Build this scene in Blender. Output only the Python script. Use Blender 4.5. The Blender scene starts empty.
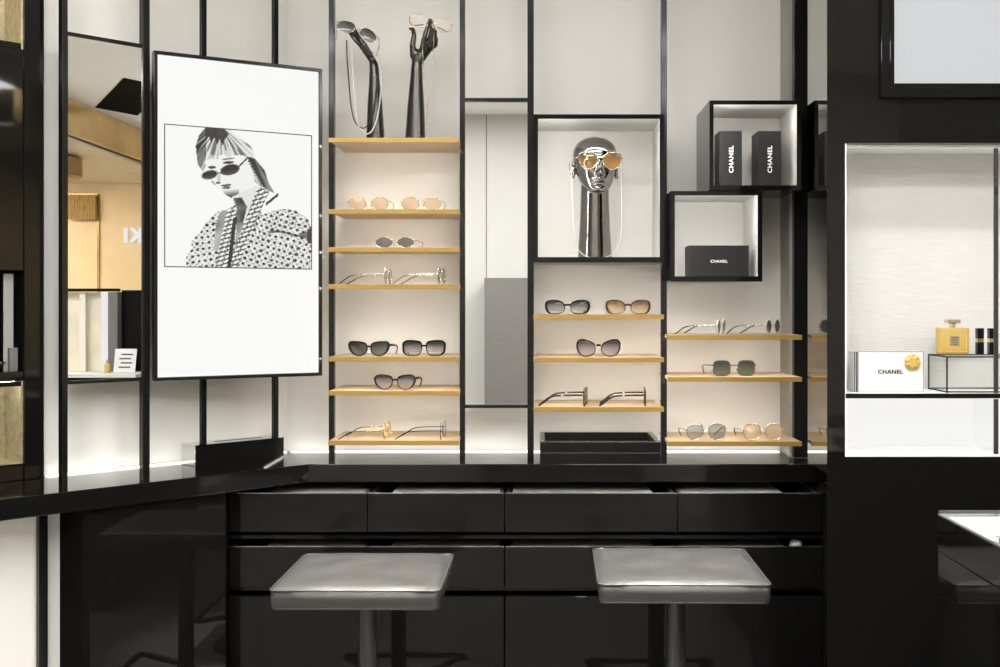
import bpy, bmesh, math, random
from mathutils import Vector, Matrix
random.seed(7)
PI = math.pi
SC = bpy.context.scene
COL = SC.collection
# ------------------------------------------------------------------ camera model
F, U0, V0, CAMZ = 1150.0, 540.0, 307.0, 1.35
def X(u, d): return (u - U0) / F * d
def Z(v, d): return CAMZ + (V0 - v) / F * d
def P(u, v, d): return Vector((X(u, d), d, Z(v, d)))

cam = bpy.data.cameras.new('camera')
cam.sensor_width = 36.0
cam.lens = F / 1000 * 36.0
cam.shift_x = -(U0 - 500) / 1000
cam.shift_y = (V0 - 333.5) / 1000
cam.clip_start = 0.05
camo = bpy.data.objects.new('camera', cam)
COL.objects.link(camo)
camo.location = (0, 0, CAMZ)
camo.rotation_euler = (PI / 2, 0, 0)
SC.camera = camo

D_WALL, D_POST, D_SHELF, D_BOX, D_CF, D_DRW = 3.83, 3.66, 3.55, 3.535, 3.513, 3.42
TOP = CAMZ - 0.48              # counter top height
CEIL = 2.9
R2 = math.sqrt(0.5)
CW = 4.6726                    # left wall line: d = x + CW
CORNER = Vector((D_WALL - CW, D_WALL, 0))

# ------------------------------------------------------------------ materials
MATS = {}
def nodes(name):
    m = bpy.data.materials.new(name)
    m.use_nodes = True
    nt = m.node_tree
    return m, nt, nt.nodes['Principled BSDF']
def mat(name, col, rough=0.5, metal=0.0, spec=0.5, ior=1.5, bump=0.0, bscale=200.0, var=0.0, vscale=8.0, stretch=(1, 1, 1), coat=0.0, rvar=0.0):
    m, nt, b = nodes(name)
    b.inputs['Base Color'].default_value = (*col, 1)
    b.inputs['Roughness'].default_value = rough
    b.inputs['Metallic'].default_value = metal
    b.inputs['IOR'].default_value = ior
    b.inputs['Specular IOR Level'].default_value = spec
    b.inputs['Coat Weight'].default_value = coat
    tc = nt.nodes.new('ShaderNodeTexCoord')
    mp = nt.nodes.new('ShaderNodeMapping'); mp.inputs['Scale'].default_value = stretch
    nt.links.new(tc.outputs['Object'], mp.inputs['Vector'])
    n = nt.nodes.new('ShaderNodeTexNoise')
    n.inputs['Scale'].default_value = vscale
    n.inputs['Detail'].default_value = 5
    nt.links.new(mp.outputs[0], n.inputs['Vector'])
    if var > 0:
        r = nt.nodes.new('ShaderNodeValToRGB')
        r.color_ramp.elements[0].position = .3; r.color_ramp.elements[1].position = .7
        r.color_ramp.elements[0].color = (*[c * (1 - var) for c in col], 1)
        r.color_ramp.elements[1].color = (*[min(1, c * (1 + var)) for c in col], 1)
        nt.links.new(n.outputs['Fac'], r.inputs['Fac'])
        nt.links.new(r.outputs['Color'], b.inputs['Base Color'])
    if rvar > 0:
        mr = nt.nodes.new('ShaderNodeMapRange')
        mr.inputs['To Min'].default_value = max(0, rough - rvar); mr.inputs['To Max'].default_value = rough + rvar
        nt.links.new(n.outputs['Fac'], mr.inputs['Value'])
        nt.links.new(mr.outputs[0], b.inputs['Roughness'])
    if bump > 0:
        n2 = nt.nodes.new('ShaderNodeTexNoise'); n2.inputs['Scale'].default_value = bscale; n2.inputs['Detail'].default_value = 4
        nt.links.new(mp.outputs[0], n2.inputs['Vector'])
        bp = nt.nodes.new('ShaderNodeBump'); bp.inputs['Strength'].default_value = bump; bp.inputs['Distance'].default_value = .002
        nt.links.new(n2.outputs['Fac'], bp.inputs['Height'])
        nt.links.new(bp.outputs[0], b.inputs['Normal'])
    return m
def emit(name, col, strength):
    m, nt, b = nodes(name)
    b.inputs['Base Color'].default_value = (.04, .04, .04, 1)
    b.inputs['Roughness'].default_value = .5
    b.inputs['Specular IOR Level'].default_value = 0
    b.inputs['Emission Color'].default_value = (*col, 1)
    b.inputs['Emission Strength'].default_value = strength
    return m
def lensmat(name, top, bot, atop, abot, gloss=0.12):
    """tinted lens: see-through film of its own dye, graded from brow to cheek"""
    m, nt, b = nodes(name)
    out = nt.nodes['Material Output']
    tc = nt.nodes.new('ShaderNodeTexCoord'); sp = nt.nodes.new('ShaderNodeSeparateXYZ')
    nt.links.new(tc.outputs['Generated'], sp.inputs[0])
    rc = nt.nodes.new('ShaderNodeValToRGB')
    rc.color_ramp.elements[0].color = (*bot, 1); rc.color_ramp.elements[1].color = (*top, 1)
    rc.color_ramp.elements[0].position = .15; rc.color_ramp.elements[1].position = .8
    nt.links.new(sp.outputs['Z'], rc.inputs['Fac'])
    mr = nt.nodes.new('ShaderNodeMapRange')
    mr.inputs['From Min'].default_value = .15; mr.inputs['From Max'].default_value = .8
    mr.inputs['To Min'].default_value = abot; mr.inputs['To Max'].default_value = atop
    nt.links.new(sp.outputs['Z'], mr.inputs['Value'])
    tr = nt.nodes.new('ShaderNodeBsdfTransparent')
    mxc = nt.nodes.new('ShaderNodeMixShader')
    nt.links.new(rc.outputs['Color'], b.inputs['Base Color'])
    b.inputs['Roughness'].default_value = .08
    b.inputs['Specular IOR Level'].default_value = .28
    nt.links.new(mr.outputs[0], mxc.inputs['Fac'])
    nt.links.new(tr.outputs[0], mxc.inputs[1]); nt.links.new(b.outputs[0], mxc.inputs[2])
    nt.links.new(mxc.outputs[0], out.inputs['Surface'])
    return m

M = {}
M['black'] = mat('black_lacquer', (.006, .006, .0055), rough=.03, spec=.21, rvar=.015, vscale=2)
M['blackwall'] = mat('black_lacquer_wall', (.006, .006, .0055), rough=.05, spec=.25, rvar=.02, vscale=2)
M['counter'] = mat('counter_lacquer', (.006, .006, .0055), rough=.06, rvar=.02, ior=1.5, spec=.42)
M['post'] = mat('black_post_metal', (.009, .009, .0085), spec=.25, rough=.14, rvar=.05)
M['trayblack'] = mat('black_tray_leather', (.006, .006, .006), spec=.18, rough=.4, bump=.1)
M['matblack'] = mat('matt_black', (.010, .010, .010), spec=.3, rough=.45, bump=.05)
M['boxblack'] = mat('black_paper_board', (.011, .011, .0105), spec=.25, rough=.5, bump=.1, bscale=600)
M['wall'] = mat('white_wall_paint', (.80, .785, .745), rough=.6, bump=.02, var=.012, vscale=2)
M['wallgrey'] = mat('shade_grey_return_wall', (.30, .295, .27), rough=.35, var=.02)  # the return wall's shade is mixed into this darker grey
M['plaster'] = mat('trowelled_white_plaster', (.58, .58, .565), rough=.7, bump=.55, bscale=26, stretch=(1, 1, 5), var=.02, vscale=14)
M['ceiling'] = mat('ceiling_paint', (.78, .77, .74), rough=.8, var=.01)
M['floor'] = mat('polished_pale_stone', (.42, .40, .36), rough=.2, var=.12, vscale=3)
M['oppwall'] = mat('opposite_wall_paint', (.54, .537, .52), rough=.7, var=.04, vscale=1.5)
M['greycab'] = mat('grey_cabinet_panel', (.14, .132, .125), rough=.6, var=.06, vscale=12, stretch=(1, 1, 4))
M['mirror'] = mat('silver_mirror', (.88, .89, .88), rough=.0, metal=1.0, var=.005)
M['mirrordim'] = mat('smoked_mirror', (.62, .62, .60), rough=.0, metal=1.0, var=.005)
M['brass'] = mat('brass_edge', (.40, .25, .065), rough=.34, metal=.35, var=.10, vscale=30, stretch=(.3, 1, 6))
M['wood'] = mat('pale_oak_board', (.50, .37, .23), rough=.4, var=.13, vscale=14, stretch=(.4, 6, 6))
M['under'] = mat('cream_underside', (.80, .70, .55), rough=.6, var=.03)
M['chrome'] = mat('polished_gunmetal', (.27, .266, .255), rough=.08, metal=1.0, rvar=.03)
M['gun'] = mat('dark_polished_gunmetal', (.075, .073, .067), rough=.27, metal=.85, rvar=.03)
M['silver'] = mat('silver_wire', (.66, .65, .62), rough=.2, metal=1.0, var=.03)
M['gold'] = mat('gold_wire', (.80, .60, .28), rough=.22, metal=1.0, var=.05)
M['palegold'] = mat('pale_gold_wire', (.86, .76, .56), rough=.25, metal=.9, var=.05)
M['acetate'] = mat('black_acetate', (.008, .007, .007), rough=.08)
M['tort'] = mat('tortoiseshell_acetate', (.055, .024, .010), rough=.1, var=.9, vscale=120)
M['cream'] = mat('cream_acetate', (.80, .75, .66), rough=.2, var=.04)
M['pearl'] = mat('pearl_beads', (.86, .84, .78), rough=.2, var=.04, coat=.5)
M['darkbead'] = mat('dark_metal_chain', (.035, .033, .03), rough=.3, metal=.5, var=.2, vscale=300)
M['leather'] = mat('grey_leather', (.036, .0355, .033), spec=.38, rough=.34, bump=.35, bscale=240, var=.16, vscale=9, rvar=.08)
M['piping'] = mat('grey_leather_piping', (.03, .0295, .028), rough=.4, bump=.2, bscale=400)
M['stoolmetal'] = mat('dark_grey_metal', (.055, .055, .052), rough=.3, metal=.6, rvar=.08)
M['felt'] = mat('grey_felt', (.27, .27, .26), rough=.9, bump=.3, bscale=500)
M['rim'] = mat('light_grey_felt_rim', (.80, .79, .76), rough=.7, bump=.2, bscale=500)
M['steel'] = mat('brushed_edge', (.5, .5, .48), rough=.25, metal=.9, var=.1, stretch=(.1, 4, 4), vscale=40)
M['polsteel'] = mat('polished_steel', (.62, .62, .60), rough=.05, metal=1.0, var=.01)
M['paper'] = mat('white_paper_board', (.86, .86, .85), rough=.5, var=.01)
M['boxwhite'] = mat('white_box_board', (.68, .68, .67), rough=.5, var=.01)
M['ink'] = mat('black_print', (.012, .012, .012), rough=.6, var=.1)
M['whiteprint'] = mat('white_print', (.9, .9, .88), rough=.5, var=.01)
M['goldfoil'] = mat('gold_foil_wax', (.62, .43, .12), rough=.35, metal=.8, bump=.5, bscale=300)
M['goldpanel'] = mat('hammered_gold_panel', (.46, .40, .26), rough=.35, metal=.7, bump=.8, bscale=160, var=.25, vscale=60)
M['perfume'] = lensmat('amber_perfume', (.62, .43, .13), (.56, .37, .09), .78, .86)
M['glassgold'] = mat('champagne_cap', (.72, .62, .42), rough=.2, metal=.9, var=.06)
M['glass'] = lensmat('clear_glass', (.8, .85, .83), (.8, .85, .83), .07, .07)
M['led'] = emit('white_led', (1, .985, .955), 2.6)
M['ledwarm'] = emit('warm_led', (1, .945, .85), 112.0)
M['lednook'] = emit('box_led', (1, .985, .96), 62.0)
M['tableled'] = emit('table_led', (1, .985, .96), 50.0)
M['nicheled'] = emit('niche_led', (1, .985, .96), .9)
M['ceilled'] = emit('ceiling_led', (1, .985, .965), 38.0)
M['lightbox'] = emit('backlit_panel', (.97, .98, 1.0), .62)
M['screen'] = emit('backlit_poster', (1.0, 1.0, .995), .90)
M['backlit'] = emit('backlit_niche', (1, .995, .98), .88)
M['ceilnear'] = emit('counter_ceiling_led', (1, .985, .965), 40.0)
M['mallfill'] = emit('added_mall_light', (1, .86, .64), 42.0)
M['slotblack'] = mat('deep_black_slot', (.004, .004, .004), rough=.9, spec=.05)
M['mallwall'] = mat('warm_beige_stone', (.84, .67, .44), rough=.6, var=.05, vscale=4)
M['mallgold'] = mat('brushed_gold_fascia', (.66, .46, .20), rough=.25, metal=.6, var=.25, vscale=3)
M['mallwood'] = mat('brown_bulkhead', (.36, .20, .08), rough=.3, var=.2, vscale=5)
M['curtain'] = mat('gold_fringe_curtain', (.40, .27, .10), rough=.5, var=.55, vscale=26, stretch=(8, 8, .4))
M['bone'] = mat('ivory_display', (.70, .64, .50), rough=.5, var=.1)

LENS = {
 'tan': lensmat('pale_tan_lens', (.42, .28, .155), (.50, .34, .20), .80, .70),
 'dark': lensmat('charcoal_lens', (.05, .05, .05), (.07, .07, .07), .93, .9),
 'green': lensmat('grey_green_lens', (.022, .026, .022), (.075, .082, .062), .96, .86),
 'greygrad': lensmat('grey_graded_lens', (.014, .014, .016), (.22, .21, .20), .97, .62),
 'violet': lensmat('violet_graded_lens', (.022, .020, .027), (.24, .195, .195), .97, .70),
 'brown': lensmat('brown_graded_lens', (.11, .05, .014), (.42, .29, .14), .94, .60),
 'smoke': lensmat('smoke_lens', (.22, .22, .20), (.20, .19, .16), .62, .62),
 'amber': lensmat('pale_amber_lens', (.72, .50, .26), (.72, .50, .26), .55, .55),
 'clear': lensmat('clear_lens', (.75, .7, .62), (.75, .7, .62), .22, .18),
 'mirr': lensmat('mirrored_grey_lens', (.06, .06, .062), (.20, .195, .19), 1.0, 1.0),
 'gold': lensmat('gold_brown_lens', (.16, .08, .02), (.42, .22, .045), .80, .82),
}

# ------------------------------------------------------------------ mesh builder
class MB:
    def __init__(s): s.v, s.f = [], []
    def add(s, vs, fs):
        o = len(s.v); s.v += [tuple(v) for v in vs]; s.f += [tuple(i + o for i in f) for f in fs]; return s
    def box(s, a, b):
        x0, y0, z0 = (min(a[i], b[i]) for i in range(3)); x1, y1, z1 = (max(a[i], b[i]) for i in range(3))
        return s.add([(x0, y0, z0), (x1, y0, z0), (x1, y1, z0), (x0, y1, z0), (x0, y0, z1), (x1, y0, z1), (x1, y1, z1), (x0, y1, z1)],
                     [(0, 3, 2, 1), (4, 5, 6, 7), (0, 1, 5, 4), (1, 2, 6, 5), (2, 3, 7, 6), (3, 0, 4, 7)])
    def prism(s, pts, z0, z1):
        """pts: list of (x,y), counter-clockwise, extruded in z"""
        n = len(pts)
        return s.add([(x, y, z0) for x, y in pts] + [(x, y, z1) for x, y in pts],
                     [tuple(range(n))[::-1], tuple(range(n, 2 * n))] + [(i, (i + 1) % n, n + (i + 1) % n, n + i) for i in range(n)])
    def slab(s, pts, y0, y1):
        """pts: list of (x,z) extruded in y"""
        n = len(pts)
        return s.add([(x, y0, z) for x, z in pts] + [(x, y1, z) for x, z in pts],
                     [tuple(range(n)), tuple(range(n, 2 * n))[::-1]] + [((i + 1) % n, i, n + i, n + (i + 1) % n) for i in range(n)])
    def ring(s, inner, outer, y0, y1):
        n = len(inner)
        vs = [(x, y0, z) for x, z in inner] + [(x, y0, z) for x, z in outer] + [(x, y1, z) for x, z in inner] + [(x, y1, z) for x, z in outer]
        fs = []
        for i in range(n):
            j = (i + 1) % n
            fs += [(i, j, n + j, n + i), (2 * n + j, 2 * n + i, 3 * n + i, 3 * n + j), (j, i, 2 * n + i, 2 * n + j), (n + i, n + j, 3 * n + j, 3 * n + i)]
        return s.add(vs, fs)
    def tube(s, path, r, n=8, closed=False, flat=None):
        path = [Vector(p) for p in path]; m = len(path)
        rs = r if isinstance(r, (list, tuple)) else [r] * m
        vs, fs = [], []
        up = Vector((.013, .02, 1))
        for i, p in enumerate(path):
            if closed: t = path[(i + 1) % m] - path[i - 1]
            else: t = path[min(i + 1, m - 1)] - path[max(i - 1, 0)]
            t.normalize()
            a = t.cross(up)
            if a.length < .05: a = t.cross(Vector((1, 0, .1)))
            a.normalize(); b = a.cross(t).normalized()
            for k in range(n):
                th = 2 * PI * k / n
                fa, fb = flat if flat else (1, 1)
                vs.append(p + a * math.cos(th) * rs[i] * fa + b * math.sin(th) * rs[i] * fb)
        for i in range(m if closed else m - 1):
            for k in range(n):
                i2 = (i + 1) % m
                fs.append((i * n + k, i * n + (k + 1) % n, i2 * n + (k + 1) % n, i2 * n + k))
        if not closed:
            fs += [tuple(range(n))[::-1], tuple(range((m - 1) * n, m * n))]
        return s.add(vs, fs)
    def ball(s, c, r, n=10, m=7, sc=(1, 1, 1)):
        vs = [(c[0], c[1], c[2] + r * sc[2])]
        for i in range(1, m):
            ph = PI * i / m
            for k in range(n):
                th = 2 * PI * k / n
                vs.append((c[0] + r * sc[0] * math.sin(ph) * math.cos(th), c[1] + r * sc[1] * math.sin(ph) * math.sin(th), c[2] + r * sc[2] * math.cos(ph)))
        vs.append((c[0], c[1], c[2] - r * sc[2]))
        fs = [(0, 1 + k, 1 + (k + 1) % n) for k in range(n)]
        for i in range(m - 2):
            for k in range(n):
                a, b = 1 + i * n + k, 1 + i * n + (k + 1) % n
                fs.append((a, a + n, b + n, b))
        L = len(vs) - 1; o = 1 + (m - 2) * n
        fs += [(L, o + (k + 1) % n, o + k) for k in range(n)]
        return s.add(vs, fs)
    def limb(s, pts, rs):
        """chain of tapered capsules"""
        pts = [Vector(p) for p in pts]
        for i, p in enumerate(pts):
            s.ball(p, rs[i], 14, 10)
            if i:
                s.tube([pts[i - 1], p], [rs[i - 1], rs[i]], 14)
        return s
    def lathe(s, prof, c=(0, 0, 0), n=24):
        vs, fs = [], []
        m = len(prof)
        for r, z in prof:
            for k in range(n):
                th = 2 * PI * k / n
                vs.append((c[0] + r * math.cos(th), c[1] + r * math.sin(th), c[2] + z))
        for i in range(m - 1):
            for k in range(n):
                fs.append((i * n + k, i * n + (k + 1) % n, (i + 1) * n + (k + 1) % n, (i + 1) * n + k))
        fs += [tuple(range(n))[::-1], tuple(range((m - 1) * n, m * n))]
        return s.add(vs, fs)
    def xf(s, mtx):
        s.v = [tuple(mtx @ Vector(v)) for v in s.v]; return s
    def mesh(s, name):
        me = bpy.data.meshes.new(name); me.from_pydata(s.v, [], s.f); me.update()
        bm = bmesh.new(); bm.from_mesh(me); bmesh.ops.recalc_face_normals(bm, faces=bm.faces); bm.to_mesh(me); bm.free()
        return me

def link(name, me, m, parent=None, smooth=False, bevel=0.0, loc=None, rz=0.0):
    o = bpy.data.objects.new(name, me); COL.objects.link(o)
    if m is not None: me.materials.append(m)
    if parent is not None: o.parent = parent
    if loc is not None: o.location = loc
    if rz: o.rotation_euler = (0, 0, rz)
    if smooth:
        for p in me.polygons: p.use_smooth = True
    if bevel > 0:
        b = o.modifiers.new('bevel', 'BEVEL'); b.width = bevel; b.segments = 2; b.limit_method = 'ANGLE'; b.angle_limit = math.radians(50)
    return o
def part(name, mb, m, parent, smooth=False, bevel=0.0, label=None):
    o = link(name, mb.mesh(name), M[m] if isinstance(m, str) else m, parent, smooth, bevel)
    if label: o['label'] = label
    return o
def tag(o, label, cat, group=None):
    o['label'] = label; o['category'] = cat
    if group: o['group'] = group
    return o
def thing(name, label, cat, loc=(0, 0, 0), rz=0.0, group=None):
    o = bpy.data.objects.new(name, None); o.empty_display_size = .05; COL.objects.link(o)
    o.location = loc; o.rotation_euler = (0, 0, rz)
    return tag(o, label, cat, group)
def struct(name, mb, m, bevel=0.0, loc=None, rz=0.0):
    o = link(name, mb.mesh(name), M[m], None, False, bevel, loc, rz)
    o['kind'] = 'structure'
    return o
def copy_tree(o, parent=None):
    c = o.copy(); COL.objects.link(c)
    if parent is not None: c.parent = parent
    for ch in list(o.children): copy_tree(ch, c)
    return c
def text_mesh(body, size, bold=0.0, sx=1.0, thick=.0004):
    cu = bpy.data.curves.new('lettering', 'FONT'); cu.body = body; cu.size = size
    cu.align_x = 'CENTER'; cu.align_y = 'CENTER'; cu.offset = bold; cu.extrude = thick; cu.space_character = 1.12
    ob = bpy.data.objects.new('lettering', cu)
    me = bpy.data.meshes.new_from_object(ob)
    bpy.data.objects.remove(ob); bpy.data.curves.remove(cu)
    for v in me.vertices: v.co.x *= sx
    me.materials.clear()
    return me
def lettering(body, size, m, parent, loc, roll=0.0, bold=0.0, sx=1.0, face=PI / 2):
    """letters standing up, readable from -y"""
    me = text_mesh(body, size, bold, sx)
    o = link('lettering', me, M[m], parent)
    o.matrix_local = Matrix.Translation(loc) @ Matrix.Rotation(face, 4, 'X') @ Matrix.Rotation(roll, 4, 'Z')
    return o

# ------------------------------------------------------------------ left wall frame (45 degrees)
LW = Matrix.Translation(CORNER) @ Matrix.Rotation(PI / 4, 4, 'Z')     # local x runs right along the wall, y into the wall
def lw_pt(u, o):
    """point of the pixel column u on the plane o metres in front of the left wall"""
    c = CW - o / R2
    r = (u - U0) / F
    x = r * c / (1 - r)
    return x, x + c
def lw_x(u, o=0.0):
    x, d = lw_pt(u, o)
    return (Vector((x, d, 0)) - CORNER).dot(Vector((R2, R2, 0)))
def lw_z(u, v, o=0.0): return Z(v, lw_pt(u, o)[1])
def lw_tag(ob):
    ob.location = CORNER; ob.rotation_euler = (0, 0, PI / 4); return ob

# ================================================================== SETTING
XR = .823                                                             # plane of the mirror return on the right
struct('floor', MB().box((-6, -8, -.1), (11, 4.2, 0)), 'floor')
struct('ceiling', MB().box((-6, -8, CEIL), (11, 4.2, CEIL + .1)), 'ceiling')
struct('wall_back', MB().box((-1.0, D_WALL, 0), (1.1, D_WALL + .1, CEIL)), 'wall')
xl = lw_x(44)
o = struct('wall_left', MB().box((xl, 0, TOP - .2), (.06, .1, CEIL)).box((-5.4, 0, TOP - .2), (lw_x(-140), .1, CEIL)), 'wall'); lw_tag(o)
o = struct('wall_left_lower', MB().box((-5.4, -.15, 0), (-.32, -.08, TOP - .06)), 'wall'); lw_tag(o)
struct('wall_return', MB().box((.80, D_POST + .03, TOP), (.86, D_WALL - .001, CEIL)), 'wallgrey')
struct('wall_behind', MB().box((-6, -2.0, 0), (2.4, -1.9, CEIL)), 'oppwall')

# black wall on the right with its two openings
DR = 2.9
nx0 = X(845, DR); nz0, nz1 = Z(457, DR), Z(143, DR)
sx0 = X(888.5, DR); sz0 = Z(88.7, DR)
XE = X(827, DR)
mb = MB()
mb.prism([(XE, DR), (nx0, DR), (nx0, DR + .17), (XE + .012, DR + .04)], 0, CEIL)
mb.box((nx0, DR, 0), (2.9, DR + .17, nz0))
mb.box((nx0, DR, nz1), (2.9, DR + .17, sz0))
mb.box((nx0, DR, sz0), (sx0, DR + .17, CEIL))
mb.box((nx0 + .02, DR + .17, nz0), (2.9, DR + .22, nz1))
mb.box((sx0, DR + .05, sz0), (2.9, DR + .22, CEIL))
struct('wall_right', mb, 'blackwall')

# uprights of the rack
pw = [(328.6, 334.2), (459.6, 465.0), (527.4, 533.8), (661.0, 667.0)]
n = 0
for a, b in pw:
    n += 1
    struct('trim_%d' % n, MB().box((X(a, D_POST), D_POST, TOP), (X(b, D_POST), D_POST + .025, CEIL)), 'post', bevel=.0015)
n += 1
struct('trim_%d' % n, MB().box((X(794, D_POST), D_POST, TOP), (.865, D_POST + .03, CEIL)), 'post', bevel=.0015)
# uprights in front of the left wall, with the mirror and its rails between them
MO = .118
for a, b in ((62, 68), (143, 150)):
    n += 1
    o = struct('trim_%d' % n, MB().box((lw_x(a, MO), -MO, TOP), (lw_x(b, MO), -MO + .025, CEIL)), 'post', bevel=.0015); lw_tag(o)
a, b = lw_x(68, MO), lw_x(143, MO)
zt, zb = lw_z(105, 39.5, MO), lw_z(105, 381, MO)
for zz in (zt, zb):
    n += 1
    o = struct('trim_%d' % n, MB().box((a, -MO, zz - .005), (b, -MO + .016, zz + .005)), 'post', bevel=.001); lw_tag(o)
n += 1
o = struct('trim_%d' % n, MB().box((lw_x(36, .15), -.17, 0), (lw_x(45, .15), -.15, TOP - .06)), 'post', bevel=.001); lw_tag(o)
# glossy end panel under the counter on the right, and the mirror return
n += 1
struct('trim_%d' % n, MB().box((.850, 3.2, 0), (.87, 3.83, TOP - .056)), 'black')

# mirrors
def mir_pt(u, off):
    x_, d_ = lw_pt(u, off); return Vector((x_, d_, 0))
mL, mR = mir_pt(68, MO - .006), mir_pt(143, MO - .006)
mdir = (mR - mL).normalized(); mang = math.atan2(mdir.y, mdir.x); mlen = (mR - mL).length
o = link('wall_mirror', MB().box((0, 0, zb + .004), (mlen, .003, zt - .004)).mesh('wall_mirror'), M['mirror'], loc=mL, rz=mang)
tag(o, 'tall mirror panel on the left wall reflecting the warm lit mall outside', 'mirror')
def refl(p0, ang_):
    """reflection in the upright plane through p0 running along ang_"""
    n_ = Vector((-math.sin(ang_), math.cos(ang_), 0)); k = n_.dot(Vector((p0.x, p0.y, 0)))
    m_ = Matrix.Identity(4)
    for i in range(3):
        for j in range(3): m_[i][j] -= 2 * n_[i] * n_[j]
        m_[i][3] = 2 * k * n_[i]
    return m_
TM = refl(mL, mang) @ refl(CORNER, PI / 4)            # carries the mall to where this mirror sees it
ma, mbx = X(465, D_POST), X(527.4, D_POST)
t = thing('mirror_panel', 'narrow upright mirror panel between two black posts in the middle of the rack', 'mirror', (0, 0, 0))
z0, z1 = Z(406.5, D_POST), Z(99.5, D_POST)
part('mirror_glass', MB().box((ma, D_POST + .012, z0 + .005), (mbx, D_POST + .02, z1 - .005)), 'mirror', t)
part('rail', MB().box((ma, D_POST, z0 - .005), (mbx, D_POST + .022, z0 + .005)), 'post', t)
part('rail', MB().box((ma, D_POST, z1 - .005), (mbx, D_POST + .022, z1 + .005)), 'post', t)
o = link('return_mirror', MB().box((XR, 3.26, TOP + .001), (XR + .01, D_BOX, CEIL)).mesh('return_mirror'), M['mirrordim'])
tag(o, 'tall narrow side mirror beside the black wall reflecting the right shelves', 'mirror')

# LED strips at the foot of the walls
n = 0
o = link('led_strip', MB().box((CORNER.x + .02, D_WALL - .034, TOP + .0005), (.79, D_WALL - .012, TOP + .003)).mesh('led_strip'), M['led'])
tag(o, 'white light strip along the foot of the back wall on the counter', 'light strip', 'wall light strips')
o = link('led_strip', MB().box((xl, -.034, TOP + .0005), (-.022, -.012, TOP + .003)).mesh('led_strip'), M['led']); lw_tag(o)
tag(o, 'white light strip along the foot of the angled left wall', 'light strip', 'wall light strips')

# ================================================================== COUNTER AND CABINETS
def lw_w(lx, ly): 
    v = LW @ Vector((lx, ly, 0)); return (v.x, v.y)
CF = (D_CF - 4.2187, D_CF)
far = lw_w(-2.0, -.001); 
fl = (far[0] + .321 * R2, far[1] - .321 * R2)
pts = [(CORNER.x + .001, D_WALL - .001), far, fl, CF, (.93, D_CF), (.93, 3.655), (.795, 3.655), (.795, D_WALL - .001)]
o = link('countertop', MB().prism(pts, TOP - .055, TOP).mesh('countertop'), M['counter'], bevel=.002)
tag(o, 'black glossy L shaped countertop running along the back and left walls', 'counter')

# drawer cabinet
zl = lambda v: Z(v, D_DRW)
dx = [X(228.5, D_DRW), X(367.5, D_DRW), X(504.5, D_DRW), X(677.5, D_DRW), X(825.5, D_DRW)]
t = thing('drawer_cabinet', 'black glossy drawer cabinet under the back counter with two rows of open drawers', 'cabinet', (0, 0, 0))
ZR1, ZR1b, ZR2, ZR2b, ZLP = zl(493.5), zl(532), zl(547), zl(587.5), zl(596.5)
cz = TOP - .056
mb = MB()
mb.box((dx[0], D_DRW + .30, .0), (dx[4], D_WALL - .01, cz))                 # back body
mb.box((dx[0] - .012, D_DRW - .002, 0), (dx[0] - .002, D_WALL - .01, ZR1 + .004))      # left end
mb.box((dx[4] - .008, D_DRW - .002, 0), (dx[4], D_WALL - .01, ZR1 + .004))
mb.box((dx[0], D_DRW + .012, ZR1b - .022), (dx[4] - .008, D_DRW + .30, ZR1b - .012))   # division between the rows
mb.box((dx[0], D_DRW + .012, ZR2b - .012), (dx[4] - .008, D_DRW + .30, ZR2b - .002))
part('carcass', mb, 'black', t)
pb = MB()
for a_, b_ in ((0, 2), (2, 4)):
    pb.box((dx[a_] + .002, D_DRW, .06), (dx[b_] - .002 - (.008 if b_ == 4 else 0), D_DRW + .02, ZLP))
part('lower_panel', pb, 'black', t, bevel=.001)
part('plinth', MB().box((dx[0], D_DRW + .05, 0), (dx[4] - .008, D_DRW + .29, .06)), 'matblack', t)
ins = {0: (265, 364), 1: (390, 499), 2: (512, 654), 3: (682, 786)}
for row, (zt_, zb_) in enumerate(((ZR1, ZR1b), (ZR2, ZR2b))):
    for k in range(4):
        x0, x1 = dx[k] + .0012, dx[k + 1] - .0012 - (.008 if k == 3 else 0)
        dr = part('drawer', MB().box((x0, D_DRW, zb_), (x1, D_DRW + .016, zt_)), 'black', t, bevel=.0012)
        tm = MB()
        tm.box((x0 + .004, D_DRW + .0165, zb_ + .01), (x0 + .014, D_DRW + .29, zt_ - .004))
        tm.box((x1 - .014, D_DRW + .0165, zb_ + .01), (x1 - .004, D_DRW + .29, zt_ - .004))
        tm.box((x0 + .0145, D_DRW + .0165, zb_ + .01), (x1 - .0145, D_DRW + .29, zb_ + .016))
        part('drawer_tray', tm, 'matblack', dr)
        part('edge_strip', MB().box((x0 + .001, D_DRW + .001, zt_), (x1 - .001, D_DRW + .006, zt_ + .0015)), 'steel', dr)
        i0, i1 = X(ins[k][0], D_DRW + .02), X(ins[k][1], D_DRW + .02)
        im = MB()
        zt2 = zt_ - (.006 if row == 0 else .004)
        im.box((i0, D_DRW + .045, zb_ + .017), (i1, D_DRW + .275, zt2 - .003)); im.box((i0, D_DRW + .0245, zb_ + .017), (i1, D_DRW + .045, zt2 - .012))
        fm = part('insert', im, 'felt', dr)
        part('insert_rim', MB().box((i0, D_DRW + .018, zt2 - .022), (i1, D_DRW + .024, zt2 + .001)), 'rim', fm)

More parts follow.
